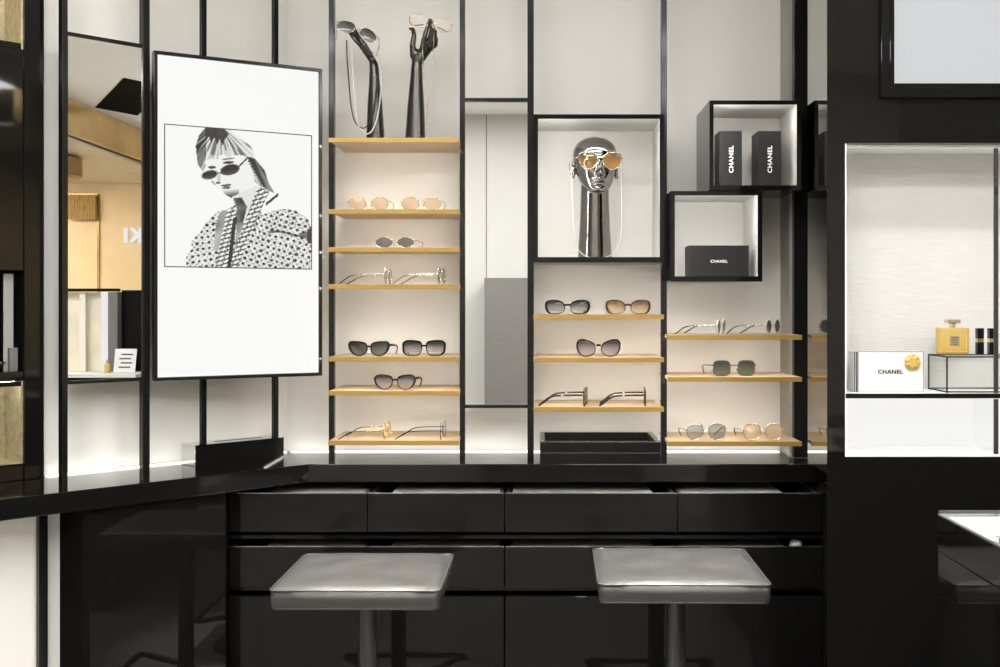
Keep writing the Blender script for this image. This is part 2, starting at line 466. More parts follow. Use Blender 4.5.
# small white crumpled cloth in the lowest right drawer
cx, cy = X(796, D_DRW + .04), D_DRW + .045
cm = MB().ball((0, 0, .016), .017, 20, 12, (1.1, .9, .95))
for i, v in enumerate(cm.v):
    k = 1 + .10 * math.sin(v[0] * 420 + v[2] * 300) * math.cos(v[1] * 380)
    cm.v[i] = (v[0] * k, v[1] * k, max(0, v[2] * k))
o = link('cleaning_cloth', cm.mesh('cleaning_cloth'), M['paper'], smooth=True, loc=(cx, cy, ZR2 - .018))
tag(o, 'small white crumpled cloth peeping over the lower drawer at the right', 'cloth')

# angled cabinet under the left counter
t = thing('corner_cabinet', 'black glossy angled cabinet panel under the left counter', 'cabinet', CORNER, PI / 4)
of = .30
xa, xb = lw_x(83, of), lw_x(226, of)
zc = TOP - .0555
part('side_panel', MB().box((xa, -of + .001, 0), (xa + .018, -.151, zc)), 'slotblack', t)
part('door', MB().box((xa + .0185, -of, .04), (xb - .001, -of + .018, zc - .001)), 'black', t, bevel=.001)
part('carcass', MB().box((xa + .0185, -of + .02, 0), (xb - .02, -.151, zc - .002)), 'matblack', t)

# ================================================================== SHELVES
def shelf(ua, ub, v, label, under=True):
    x0, x1 = X(ua, D_SHELF), X(ub, D_SHELF)
    z1 = Z(v, D_SHELF); th = .0145
    zc_ = z1 - th
    cx_ = (x0 + x1) / 2; hw = (x1 - x0) / 2
    t = thing('display_shelf', label, 'shelf', (cx_, D_SHELF, zc_), 0, 'gold edged shelves of the eyewear rack')
    # the board narrows behind the uprights
    part('board', MB().box((-hw + .004, .0085, .0072), (hw - .004, D_WALL - D_SHELF - .002, th)), 'wood', t)
    part('soffit', MB().box((-hw + .004, .0085, .0055), (hw - .004, D_WALL - D_SHELF - .002, .007)), 'under', t)
    part('fascia', MB().box((-hw, 0, 0), (hw, .008, th)), 'brass', t, bevel=.0008)
    part('led_strip', MB().box((-hw + .012, .0085, .0032), (hw - .012, .0135, .0053)), 'ledwarm', t)
    return z1
SH = {}
LC, MC, RC = (328, 459), (533.4, 664), (667.5, 802)
for v, lab in ((137.7, 'topmost shelf of the left bay, carrying the two display hands'),
               (209.2, 'second shelf down in the left bay, under the two tan lens sunglasses'),
               (247.2, 'third shelf down in the left bay, under one small dark oval pair'),
               (284.2, 'fourth shelf down in the left bay, under two wire pairs seen side on'),
               (356.8, 'fifth shelf down in the left bay, under two black thick rimmed pairs'),
               (390.8, 'sixth shelf down in the left bay, under one pair with violet lenses'),
               (440.7, 'lowest shelf of the left bay, just above the counter')):
    SH[('L', v)] = shelf(*LC, v, 'gold edged ' + lab)
for v, lab in ((314.5, 'top shelf of the middle bay, right below the mannequin head box'),
               (357.5, 'middle shelf of the middle bay, under one large butterfly pair'),
               (407.0, 'lowest shelf of the middle bay, just above the black trays')):
    SH[('M', v)] = shelf(*MC, v, 'gold edged ' + lab)
for v, lab in ((335.0, 'top shelf of the right bay, under two cream round pairs'),
               (377.0, 'middle shelf of the right bay, under one square green lens pair'),
               (441.5, 'lowest shelf of the right bay, under grey and amber see-through pairs')):
    SH[('R', v)] = shelf(*RC, v, 'gold edged ' + lab)

# ================================================================== EYEWEAR
def outline(a, b, p=2.4, n=40, cat=0.0, square=0.0, flat=0.0, tilt=0.0, poly=0):
    """lens outline for the +x side lens; a,b half sizes, p superellipse power, cat lifts the outer top corner"""
    pts = []
    for i in range(n):
        th = 2 * PI * i / n
        c, s_ = math.cos(th), math.sin(th)
        x = a * abs(c) ** (2 / p) * (1 if c >= 0 else -1)
        z = b * abs(s_) ** (2 / p) * (1 if s_ >= 0 else -1)
        if poly:
            k = math.cos(PI / poly) / math.cos(((th + PI / poly) % (2 * PI / poly)) - PI / poly)
            k = .45 + .55 * k
            x, z = a * c * k * 1.06, b * s_ * k * 1.06
        z += cat * b * max(0, x / a) ** 2 * (.6 if z > 0 else -.12)
        x += square * a * (-z / b) * .1
        if flat and z > b * (1 - flat): z = b * (1 - flat) + (z - b * (1 - flat)) * .4
        if tilt:
            x, z = x * math.cos(tilt) - z * math.sin(tilt), x * math.sin(tilt) + z * math.cos(tilt)
        pts.append((x, z))
    return pts
SHAPES = {
 'cat': [(-.95, .18), (-.80, .70), (-.25, .92), (.45, .98), (.95, .95), (1.02, .50), (.86, -.20), (.45, -.82), (-.10, -1), (-.62, -.80), (-.90, -.35)],
 'squared': [(-.97, .2), (-.84, .78), (-.2, .95), (.55, .99), (.93, .82), (1.0, .25), (.92, -.5), (.58, -.93), (-.05, -1), (-.6, -.9), (-.88, -.45)],
 'soft': [(-.95, .1), (-.8, .7), (-.2, .92), (.5, .98), (.95, .78), (1.0, .2), (.75, -.5), (.3, -.95), (-.2, -1), (-.65, -.75)],
 'wrap': [(-.9, .0), (-.8, .55), (-.3, .92), (.4, 1), (.85, .9), (1, .5), (1.0, -.1), (.85, -.65), (.5, -.97), (-.2, -1), (-.7, -.8), (-.92, -.35)],
 'butterfly': [(-.85, -.1), (-.7, .45), (-.2, .8), (.4, 1), (.9, .95), (1.05, .5), (1.0, -.15), (.7, -.75), (.2, -1), (-.35, -.85), (-.75, -.5)],
 'angular': [(-.62, .95), (.30, 1.0), (.85, .72), (1.0, .05), (.72, -.72), (.1, -1), (-.6, -.80), (-.95, -.2), (-.95, .5)],
 'shield': [(-.85, .55), (-.4, .95), (.5, 1.0), (.98, .75), (1.02, .1), (.82, -.6), (.35, -1), (-.3, -.98), (-.78, -.5), (-.92, .1)],
}
def ctrl_outline(key, a, b, k=5):
    c = SHAPES[key]; n_ = len(c); out = []
    for i in range(n_):
        p0, p1, p2, p3 = c[i - 1], c[i], c[(i + 1) % n_], c[(i + 2) % n_]
        for j in range(k):
            t = j / k
            out.append(tuple(m * .5 * (2 * p1[q] + (p2[q] - p0[q]) * t + (2 * p0[q] - 5 * p1[q] + 4 * p2[q] - p3[q]) * t * t + (3 * p1[q] - p0[q] - 3 * p2[q] + p3[q]) * t ** 3) for q, m in ((0, a), (1, b))))
    return out[::-1]
def scale_out(pts, t, ttop=None, tside=None):
    """outer outline offset from the inner one, thicker along the brow if asked"""
    n_ = len(pts); out = []
    for i in range(n_):
        x0, z0 = pts[i - 1]; x1, z1 = pts[(i + 1) % n_]
        tx, tz = x1 - x0, z1 - z0; L = math.hypot(tx, tz) or 1
        nx, nz = tz / L, -tx / L
        k = t
        if ttop is not None and nz > 0: k = t + (ttop - t) * nz
        if tside is not None and nx > .3: k = max(k, tside * (nx))
        out.append((pts[i][0] + nx * k, pts[i][1] + nz * k))
    return out
def glasses(label, loc, rz, a=.026, b=.021, gap=.016, shape=None, lens='dark', rim='wire', rm='gold', rt=.0011, ttop=None, tside=None,
            tm=None, tip=None, tlen=.128, troom=0.006, group='eyewear on the display shelves', zt=None, tt=.0014, splay=1.0, drop=True, tband=None, folded=False):
    shape = shape or {}
    t = thing('sunglasses', label, 'sunglasses', loc, rz, group)
    inn = ctrl_outline(shape['key'], a, b) if 'key' in shape else outline(a, b, **shape)
    cxl = gap / 2 + a
    rimr = rt if rim == 'wire' else (tside or rt)
    zlow = -min(z for x, z in (scale_out(inn, rt, ttop, tside) if rim != 'wire' else scale_out(inn, rt)))
    fr = MB()
    for sgn in (1, -1):
        loop = [(sgn * (cxl + x), z + zlow) for x, z in inn]
        if rim == 'wire':
            fr.tube([(x, 0, z) for x, z in loop], rt, 6, closed=True)
        elif rim == 'acetate':
            outl = [(sgn * (cxl + x), z + zlow) for x, z in scale_out(inn, rt, ttop, tside)]
            fr.ring(loop, outl, -.002, .0026)
    zb_ = zlow + b * (.28 if rim == 'wire' else .32)
    if rim == 'wire':
        fr.tube([(-gap / 2 - .001, 0, zb_), (-gap / 4, -.0012, zb_ + .0025), (gap / 4, -.0012, zb_ + .0025), (gap / 2 + .001, 0, zb_)], rt * .95, 6)
        for sgn in (1, -1):
            fr.tube([(sgn * (gap / 2 + .001), .0, zb_ - .006), (sgn * (gap / 2 - .002), .005, zb_ - .010)], .0008, 5)
            fr.ball((sgn * (gap / 2 - .002), .006, zb_ - .012), .0026, 8, 6, (.6, .7, 1.3))
    else:
        g2 = gap / 2 + .001
        fr.slab([(-g2, zb_ - .004), (-g2 * .4, zb_ - .0015), (g2 * .4, zb_ - .0015), (g2, zb_ - .004), (g2, zb_ + .0035), (g2 * .4, zb_ + .0045), (-g2 * .4, zb_ + .0045), (-g2, zb_ + .0035)], -.002, .0026)
    xo = cxl + max(x for x, z in inn) + (tside or rt) * .6
    zh = zlow + b * (.35 if zt is None else zt)
    if rim == 'wire':
        for sgn in (1, -1):
            fr.tube([(sgn * (xo - .0005), 0, zh), (sgn * (xo + .003), .001, zh), (sgn * (xo + .004), .006, zh)], rt, 6)
    part('front_frame', fr, rm, t, smooth=(rim == 'wire'))
    for sgn in (1, -1):
        lp = [(sgn * (cxl + x), z + zlow) for x, z in scale_out(inn, .0003)]
        lm = MB(); n_ = len(lp)
        # gently domed lens
        cz_ = sum(z for x, z in lp) / n_
        vs, fs = [(sgn * cxl, -.0022, cz_)], []
        for q, fy in ((.55, -.0014), (1.0, .0006)):
            vs += [(sgn * cxl + (x - sgn * cxl) * q, fy, cz_ + (z - cz_) * q) for x, z in lp]
        fs += [(0, 1 + i, 1 + (i + 1) % n_) for i in range(n_)]
        fs += [(1 + i, 1 + n_ + i, 1 + n_ + (i + 1) % n_, 1 + (i + 1) % n_) for i in range(n_)]
        lm.add(vs, fs)
        part('lens', lm, LENS[lens], t, smooth=True)
    tm = tm or rm
    for sgn in (1, -1):
        xs = xo + (.004 if rim == 'wire' else -.001)
        ye = tlen
        p = [(xs, .004, zh), (xs + .002, .03, zh), (xs + .003, tlen * .45, zh - .001), (xs + .002, tlen * .66, zh - .003)]
        q = [(xs + .002, tlen * .66, zh - .003), (xs + .001, tlen * .78, zh * .72), (xs - .006, tlen * .9, zh * .32 + .001), (xs - .012, tlen, .0022)]
        if not drop: q = [(xs + .002, tlen * .66, zh - .003), (xs + .001, tlen * .8, zh - .008), (xs, tlen, zh - .022)]
        if folded:
            p = [(xs, .004, zh), (xs + .001, .009, zh - .004), (xs - .003, .012 + .004 * (sgn > 0), zh - .019), (xs - .012, .013 + .004 * (sgn > 0), zh - .0235)]
            q = [p[3], (xs - .022, .014, zh - .0215), (xs - .034, .014, zh - .018), (xs - .046, .014, zh - .015)]
        p = [(sgn * x, y, z) for x, y, z in p]; q = [(sgn * x, y, z) for x, y, z in q]
        fl = (.55, 1.5) if rim == 'acetate' else (1, 1)
        tp = part('temple', MB().tube(p, tt, 8, flat=fl), tm, t, smooth=True)
        part('temple_tip', MB().tube(q, [tt, tt * 1.15, tt * 1.25, tt * 1.2][:len(q)] if len(q) == 4 else tt, 8, flat=fl), tip or tm, tp, smooth=True)
        if tband:
            part('temple_band', MB().tube([p[2], ((p[2][0] + p[3][0]) / 2, p[2][1] + .006, p[2][2])], tt * 1.25, 8), tband, tp)
    return t

def at(u, v_key, col, d=3.592): return (X(u, d), d, SH[(col, v_key)] + .0003)
G = 'eyewear on the display shelves'
# left bay
tan = dict(a=.0262, b=.0203, gap=.0175, shape=dict(p=2.3, flat=.1), lens='tan', rm='palegold', rt=.0009, tip='palegold')
glasses('pale tan lens sunglasses, left pair on the second left bay shelf', at(368.5, 209.2, 'L'), 0, **tan)
g1 = bpy.data.objects['sunglasses']
g2 = copy_tree(g1); g2.location = at(421.2, 209.2, 'L')
g2['label'] = 'pale tan lens sunglasses, right pair on the second left bay shelf'
glasses('small dark oval sunglasses alone on the third shelf of the left bay', at(394.8, 247.2, 'L'), math.radians(-8), a=.0262, b=.0158, gap=.0165, shape=dict(p=2.2, poly=8), lens='dark', rm='silver', rt=.0009)
side = dict(a=.024, b=.0255, gap=.017, shape=dict(p=2.1), lens='smoke', rm='silver', rt=.0012, tip='acetate', tlen=.142, zt=.15)
def side_at(u, key, col, d=3.595): return (X(u, d), d, SH[(col, key)] + .0003)
glasses('silver wire glasses seen side on, left pair on the fourth left bay shelf', side_at(388, 284.2, 'L'), math.radians(86), **side)
glasses('silver wire glasses seen side on, right pair on the fourth left bay shelf', side_at(441.5, 284.2, 'L'), math.radians(83), **side)
glasses('black cat-eye sunglasses with grey green lenses, fifth shelf of the left bay', at(369, 356.8, 'L'), math.radians(-8), a=.0265, b=.0195, gap=.014, shape=dict(key='cat'), lens='green', rim='acetate', rm='acetate', rt=.0032, ttop=.0052, tside=.0064, tt=.0026, zt=.6)
glasses('black squared sunglasses with graded lenses, fifth shelf of the left bay', at(424, 356.8, 'L'), math.radians(4), a=.027, b=.0215, gap=.015, shape=dict(key='squared'), lens='greygrad', rim='acetate', rm='acetate', rt=.0028, ttop=.0048, tside=.0064, tt=.0026, zt=.6)
glasses('black rounded sunglasses with violet graded lenses on the sixth shelf of the left bay', at(395, 390.8, 'L'), math.radians(-6), a=.0262, b=.0205, gap=.0155, shape=dict(key='soft'), lens='violet', rim='acetate', rm='acetate', rt=.0026, ttop=.0044, tside=.0060, tt=.0026, zt=.6)
glasses('gold rimmed glasses seen side on, lowest shelf of the left bay', side_at(387, 440.7, 'L', 3.60), math.radians(86), **{**side, 'rm': 'gold', 'lens': 'amber', 'b': .0265, 'tip': 'acetate'})
glasses('thin dark wire glasses seen side on, lowest shelf of the left bay', side_at(443, 440.7, 'L', 3.60), math.radians(86), **{**side, 'rm': 'stoolmetal', 'lens': 'clear', 'b': .0265, 'rt': .001})
# middle bay
ov = dict(a=.0275, b=.0195, gap=.0165, shape=dict(key='wrap'), rim='acetate', rt=.0024, ttop=.0036, tside=.0068, tt=.0028, zt=.5)
glasses('black rounded rectangular sunglasses left of the tortoiseshell pair, under the head box', at(567.5, 314.5, 'M'), 0, lens='greygrad', rm='acetate', **ov)
glasses('tortoiseshell sunglasses with brown graded lenses under the mannequin head box', at(628, 314.5, 'M'), math.radians(-5), lens='brown', rm='tort', **ov)
glasses('large black butterfly sunglasses alone on the middle shelf of the middle bay', at(598.5, 357.5, 'M'), math.radians(-3), a=.0285, b=.0245, gap=.012, shape=dict(key='butterfly'), lens='violet', rim='acetate', rm='acetate', rt=.0025, ttop=.0038, tside=.0046, tt=.0026, zt=.55)
sb = dict(a=.024, b=.027, gap=.018, shape=dict(p=2.4), lens='brown', rim='acetate', rm='tort', rt=.0016, ttop=.0022, tside=.003, tm='tort', tip='acetate', tt=.0019, tlen=.142, zt=.3, tband='cream')
glasses('side-on tortoiseshell glasses with pale banded temples, left pair above the trays', side_at(585.5, 407.0, 'M', 3.60), math.radians(83), **sb)
glasses('side-on tortoiseshell glasses with pale banded temples, right pair above the trays', side_at(645, 407.0, 'M', 3.60), math.radians(86), **sb)
# right bay
sc_ = dict(a=.0235, b=.0225, gap=.017, shape=dict(p=2.0), lens='dark', rm='cream', rt=.0029, tm='palegold', tip='acetate', tlen=.135, zt=.2, tt=.0015)
glasses('cream round sunglasses seen fully side on, top shelf of the right bay', side_at(721.5, 335.0, 'R'), math.radians(67), **sc_)
glasses('cream round sunglasses turned slightly frontward, top shelf of the right bay', side_at(773, 335.0, 'R'), math.radians(55), **sc_)
glasses('large square sunglasses with dark green lenses alone on the middle shelf of the right bay', at(734, 377.0, 'R'), math.radians(8), a=.0268, b=.0232, gap=.026, shape=dict(p=3.6), lens='green', rim='wire', rm='stoolmetal', rt=.0016, tip='acetate', zt=.4)
oc = dict(a=.0265, b=.0245, gap=.016, shape=dict(key='angular'), rm='silver', rt=.0017, tip='acetate', zt=.3)
glasses('grey see-through angular sunglasses on the lowest shelf of the right bay', at(706, 441.5, 'R', 3.575), math.radians(4), lens='smoke', **oc)
glasses('pale amber see-through angular sunglasses on the lowest shelf of the right bay', at(763, 441.5, 'R', 3.575), math.radians(4), lens='amber', **{**oc, 'rm': 'palegold'})

# ================================================================== BEADS
def resample(pts, step):
    pts = [Vector(p) for p in pts]; out = [pts[0].copy()]; acc = 0
    for a_, b_ in zip(pts, pts[1:]):
        L = (b_ - a_).length; pos = step - acc
        while pos <= L:
            out.append(a_ + (b_ - a_) * (pos / L)); pos += step
        acc = L - (pos - step)
    return out
def smooth_path(pts, k=10):
    pts = [Vector(p) for p in pts]; out = []
    for i in range(len(pts) - 1):
        p0, p1, p2, p3 = pts[max(i - 1, 0)], pts[i], pts[i + 1], pts[min(i + 2, len(pts) - 1)]
        for j in range(k):
            t = j / k
            out.append(.5 * ((2 * p1) + (p2 - p0) * t + (2 * p0 - 5 * p1 + 4 * p2 - p3) * t * t + (3 * p1 - p0 - 3 * p2 + p3) * t ** 3))
    return out + [pts[-1]]
def beads(name, pts, r, step, m, label, cat):
    mb = MB()
    sp = smooth_path(pts)
    for p in resample(sp, step): mb.ball(p, r, 7, 5)
    mb.tube(sp, r * .3, 5)
    o = link(name, mb.mesh(name), M[m], smooth=True)
    return tag(o, label, cat)

# ================================================================== DISPLAY HANDS
ZS1 = SH[('L', 137.7)]
def Q(zx, zy, d): return P(335 + zx * .195, 10 + zy * .195, d)      # measured in the enlarged corner of the photo
def remesh(o, vox, it=6):
    r = o.modifiers.new('fuse', 'REMESH'); r.mode = 'VOXEL'; r.voxel_size = vox; r.use_smooth_shade = True
    s_ = o.modifiers.new('soft', 'SMOOTH'); s_.factor = .5; s_.iterations = it
def hand_thing(label, u, d, build):
    mb = MB(); build(mb)
    base = Vector((X(u, d), d, ZS1 + .0005))
    mb.v = [tuple(Vector(v) - base) for v in mb.v]
    o = link('display_hand', mb.mesh('display_hand'), M['gun'], smooth=True, loc=base)
    remesh(o, .0016, 5)
    return tag(o, label, 'mannequin hand', 'mannequin hands')
DH = 3.66
def left_hand(mb):
    b = Q(207, 655, DH); b.z = ZS1 + .003
    # forearm, an upright flaring cone that ends flat on the shelf
    zs = [(ZS1 + .0005, .0300), (ZS1 + .03, .0285), (Z(10 + 480 * .195, DH), .0235), (Z(10 + 380 * .195, DH), .0180), (Z(10 + 300 * .195, DH), .0143), (Z(10 + 262 * .195, DH), .0130)]
    cxs = [207, 207, 205, 203, 200, 196]
    mb.tube([(Q(c, 0, DH).x, DH, z) for (z, r), c in zip(zs, cxs)], [r for z, r in zs], 20)
    for k, dy in enumerate((-.018, -.006, .006, .017)):
        L = (1.0, 1.08, 1.02, .9)[k]
        def q(ax, ay, yy): return Q(ax, ay, DH) + Vector((0, yy, 0))
        kn = q(140 + k * 2, 190 - k * 6, dy)
        mb.limb([q(196, 262, dy * .35), kn], [.0125, .0088])
        t1 = kn + (q(103, 150 - 4 * k, dy) - q(140, 186, dy)) * L
        t2 = t1 + (q(80, 118 - 5 * k, dy) - q(103, 150, dy)) * L
        t3 = t2 + (q(66, 92 - 2 * k, dy * .8) - q(82, 120, dy)) * L * .9
        mb.limb([kn, t1, t2, t3], [.0084, .0066, .0056, .0042])
    # thumb, from the side of the palm
    mb.limb([q(180, 235, -.018), q(158, 195, -.030), q(138, 160, -.032), q(120, 128, -.026)], [.0105, .0082, .0066, .0048])
left_o = hand_thing('dark display hand bent at the wrist, left on the top shelf', 375.5, DH, left_hand)
def right_hand(mb):
    def q(ax, ay, yy): return Q(ax, ay, DH) + Vector((0, yy, 0))
    zs = [(ZS1 + .0005, .0335), (ZS1 + .03, .0315), (Z(10 + 480 * .195, DH), .0265), (Z(10 + 380 * .195, DH), .0215), (Z(10 + 300 * .195, DH), .0180), (Z(10 + 270 * .195, DH), .0165)]
    cxs = [412, 412, 415, 417, 419, 420]
    mb.tube([(Q(c, 0, DH).x, DH, z) for (z, r), c in zip(zs, cxs)], [r for z, r in zs], 20)
    # palm
    mb.limb([q(420, 272, 0), q(418, 225, -.004)], [.0165, .016])
    mb.limb([q(424, 268, 0), q(455, 205, .004)], [.0165, .0165])
    mb.limb([q(430, 262, 0), q(480, 190, .010)], [.0150, .0135])
    # thumb
    mb.limb([q(405, 235, -.006), q(400, 185, -.012), q(408, 135, -.014), q(402, 104, -.012), q(386, 100, -.012)], [.0128, .0096, .0080, .0062, .0042])
    # index to little finger
    mb.limb([q(452, 205, -.012), q(462, 150, -.024), q(478, 100, -.026), q(487, 58, -.018)], [.0108, .0084, .0070, .0048])
    mb.limb([q(468, 195, -.001), q(492, 140, -.010), q(500, 95, -.016), q(496, 58, -.016)], [.0108, .0084, .0068, .0046])
    mb.limb([q(480, 190, .010), q(508, 150, .008), q(514, 112, -.002), q(505, 86, -.012)], [.0104, .0080, .0066, .0046])
    mb.limb([q(484, 195, .020), q(512, 172, .022), q(518, 142, .014), q(510, 118, .004)], [.0092, .0070, .0058, .0042])
right_o = hand_thing('dark upright display hand pinching clear glasses, right on the top shelf', 415.5, DH, right_hand)

# sunglasses on the left hand
def free_glasses(label, c1, c2, depth, **kw):
    """pair whose lens centres sit at the two given points, tilted to match"""
    t = glasses(label, (0, 0, 0), 0, **kw)
    mid = (c1 + c2) / 2; d_ = c2 - c1
    roll = math.atan2(d_.z, d_.x); yaw = math.atan2(d_.y, d_.x)
    t.rotation_mode = 'XYZ'
    b_ = kw['b'] + kw.get('rt', .001)
    mt = Matrix.Translation(mid) @ Matrix.Rotation(yaw, 4, 'Z') @ Matrix.Rotation(-roll, 4, 'Y') @ Matrix.Rotation(kw_pitch[0], 4, 'X') @ Matrix.Translation((0, 0, -b_))
    t.matrix_world = mt
    return t
kw_pitch = [math.radians(-12)]
DG = 3.622
free_glasses('large round mirrored grey sunglasses perched on the bent left display hand', Q(55, 85, DG), Q(170, 131, DG + .004), 0,
             a=.0285, b=.0200, gap=.016, shape=dict(p=2.1, tilt=-.25), lens='mirr', rm='silver', rt=.0012, tlen=.10, drop=False, group='eyewear on the display hands')
kw_pitch = [math.radians(4)]
DG2 = 3.628
free_glasses('thin gold wire round clear glasses pinched in the upright right display hand', Q(435, 56, DG2), Q(545, 76, DG2 + .002), 0,
             a=.0285, b=.0215, gap=.013, shape=dict(p=2.1), lens='clear', rm='gold', rt=.0010, tip='acetate', folded=True, group='eyewear on the display hands')

dc = DH - .034
beads('bead_chain', [Q(60, 160, dc), Q(61, 230, dc), Q(66, 300, dc), Q(74, 400, dc), Q(84, 500, dc), Q(104, 575, dc), Q(146, 606, dc), Q(180, 570, dc), Q(202, 490, dc), Q(214, 400, dc), Q(222, 330, dc), Q(216, 272, DH - .024), Q(190, 215, DH - .034)],
      .0029, .0062, 'darkbead', 'dark twisted bead chain looped over the left display hand', 'necklace')
dc2 = DH - .040
beads('pearl_strand', [Q(82, 165, dc2), Q(86, 230, dc2), Q(90, 330, dc2), Q(102, 480, dc2), Q(120, 592, dc2), Q(154, 634, dc2), Q(190, 618, dc2), Q(218, 545, dc2), Q(233, 440, dc2), Q(238, 370, dc2), Q(230, 290, DH - .03), Q(196, 225, DH - .044)],
      .0026, .0051, 'pearl', 'white pearl strand looped over the left display hand', 'necklace')
dc3 = DH - .040
beads('hanging_chain', [Q(450, 108, dc3), Q(450, 200, dc3), Q(456, 380, dc3), Q(472, 500, dc3), Q(483, 578, dc3), Q(488, 500, dc3), Q(496, 380, dc3), Q(506, 200, dc3), Q(507, 120, dc3)],
      .00115, .0028, 'palegold', 'fine pale gold chain hanging from the right display hand', 'necklace')

# ================================================================== LIT BOXES
def lit_box(label, ua, ub, va, vb, group='lit display boxes', fw=.0135, dfront=D_BOX, lit_under=True):
    x0, x1 = X(ua, dfront), X(ub, dfront); z1, z0 = Z(va, dfront), Z(vb, dfront)
    dep = D_WALL - dfront - .002
    t = thing('display_box', label, 'display box', ((x0 + x1) / 2, dfront, z0), 0, group)
    hw, h = (x1 - x0) / 2, z1 - z0
    s_ = .006
    mb = MB().box((-hw, .004, 0), (-hw + s_, dep, h)).box((hw - s_, .004, 0), (hw, dep, h)).box((-hw + s_, .004, 0), (hw - s_, dep, s_)).box((-hw + s_, .004, h - s_), (hw - s_, dep, h))
    part('shell', mb, 'black', t)
    inn = [(-hw + fw, fw), (hw - fw, fw), (hw - fw, h - fw), (-hw + fw, h - fw)]
    out = [(-hw, -.003), (hw, -.003), (hw, h), (-hw, h)]
    part('front_frame', MB().ring(inn, out, 0, .004), 'black', t)
    e = s_ + .001
    li = MB().box((-hw + s_, .0045, s_), (-hw + e, dep - .002, h - s_)).box((hw - e, .0045, s_), (hw - s_, dep - .002, h - s_))
    li.box((-hw + e, .0045, s_), (hw - e, dep - .002, e)).box((-hw + e, .0045, h - e), (hw - e, dep - .002, h - s_)).box((-hw + e, dep - .004, e), (hw - e, dep - .002, h - e))
    part('lining', li, 'wall', t)
    part('led_strip', MB().box((-hw + e + .0005, .006, .03), (-hw + e + .004, .012, h - .03)), 'lednook', t)
    part('led_strip', MB().box((-hw + .03, .006, h - e - .004), (hw - .03, .012, h - e - .0005)), 'lednook', t)
    if lit_under: part('led_strip', MB().box((-hw + .02, .0045, -.0024), (hw - .02, .0095, -.0002)), 'ledwarm', t)
    return t, z0 + e
bA, zA = lit_box('large lit black framed box holding the chrome mannequin head', 533.6, 664.2, 114.3, 261.5)
bB, zB = lit_box('upper lit black framed box holding two upright black gift boxes', 709.5, 801.0, 100.4, 189.4, fw=.0125, lit_under=False)
bC, zC = lit_box('lower lit black framed box holding one lying black gift box', 670.5, 762.3, 191.0, 280.6, fw=.0135)

# gift boxes
def gift_box(label, ua, ub, va, z0, d, dep, txt, vert, lsize, lx=0.0, lz=None, m='boxblack', group=None):
    x0, x1 = X(ua, d), X(ub, d); h = Z(va, d) - z0
    t = thing('gift_box', label, 'box', ((x0 + x1) / 2, d, z0 + .0003), 0, group)
    hw = (x1 - x0) / 2
    part('lid', MB().box((-hw, 0, .004), (hw, dep, h)), m, t, bevel=.0008)
    part('base', MB().box((-hw + .0004, .0004, 0), (hw - .0004, dep - .0004, .0038)), m, t)
    lettering(txt, lsize, 'whiteprint', t, (lx, -.0006, h / 2 if lz is None else lz), roll=PI / 2 if vert else 0, bold=lsize * .02, sx=1.08)
    return t
gift_box('upright black gift box with white lettering, left of two in the upper lit box', 719.5, 742, 131, zB, 3.60, .10, 'CHANEL', True, .0188, .002, Z(159.5, 3.60) - zB, group='upright black gift boxes')
gift_box('upright black gift box with white lettering, right of two in the upper lit box', 758, 781.2, 131, zB, 3.60, .11, 'CHANEL', True, .0188, .0015, Z(159.5, 3.60) - zB, group='upright black gift boxes')
gift_box('flat wide black gift box lying alone in the lower lit box', 689, 749, 245.5, zC, 3.60, .10, 'CHANEL', False, .0118, .000, Z(261.5, 3.60) - zC)

# ================================================================== MANNEQUIN HEAD
DHD = 3.68
hb = Vector((X(595.0, DHD), DHD, zA + .0005))
rows = [(.222, .008, -.064, -.046), (.227, .024, -.074, -.025), (.236, .036, -.080, -.004), (.249, .045, -.081, .016), (.265, .0525, -.080, .042), (.285, .058, -.078, .060),
        (.305, .062, -.078, .073), (.325, .0655, -.079, .081), (.345, .0665, -.077, .083), (.362, .063, -.069, .077), (.378, .0525, -.054, .063), (.390, .034, -.032, .041), (.3965, .011, -.006, .015)]
def interp(z):
    for i in range(len(rows) - 1):
        if rows[i][0] <= z <= rows[i + 1][0]:
            p0, p1, p2, p3 = rows[max(i - 1, 0)], rows[i], rows[i + 1], rows[min(i + 2, len(rows) - 1)]
            t = (z - p1[0]) / (p2[0] - p1[0])
            return [.5 * (2 * p1[k] + (p2[k] - p0[k]) * t + (2 * p0[k] - 5 * p1[k] + 4 * p2[k] - p3[k]) * t * t + (3 * p1[k] - p0[k] - 3 * p2[k] + p3[k]) * t ** 3) for k in (1, 2, 3)]
    return list(rows[-1][1:])
def gz(x, s_): return math.exp(-(x / s_) ** 2)
def face_relief(x, z):
    d_ = 0
    # nose: ridge and tip, nostrils' wings
    if z > .262: d_ += (.020 * gz(z - .279, .011) + .011 * (1 / (1 + math.exp(-(z - .276) / .003))) * (1 / (1 + math.exp((z - .312) / .006)))) * gz(x, .0075)
    d_ += .007 * (gz(x - .009, .005) + gz(x + .009, .005)) * gz(z - .2755, .0055)
    # sockets, lids and brow
    for s_ in (1, -1):
        d_ -= .010 * gz(x - s_ * .0255, .0135) * gz(z - .309, .0095)
        d_ += .0055 * gz(x - s_ * .026, .0095) * gz(z - .3075, .0055)
        d_ += .0045 * gz(x - s_ * .024, .018) * gz(z - .3255, .0055)
        d_ += .004 * gz(x - s_ * .037, .014) * gz(z - .284, .013)
    # lips
    d_ += .0125 * gz(x, .0175) * gz(z - .2575, .0042) * (1 - .25 * gz(x, .003))
    d_ += .0130 * gz(x, .0160) * gz(z - .2468, .0045)
    d_ -= .0060 * gz(x, .021) * gz(z - .2522, .0018)
    d_ -= .0030 * gz(x, .014) * gz(z - .2405, .003)
    d_ += .0050 * gz(x, .014) * gz(z - .2325, .006)
    return d_
hm = MB()
NR, NC = 110, 128
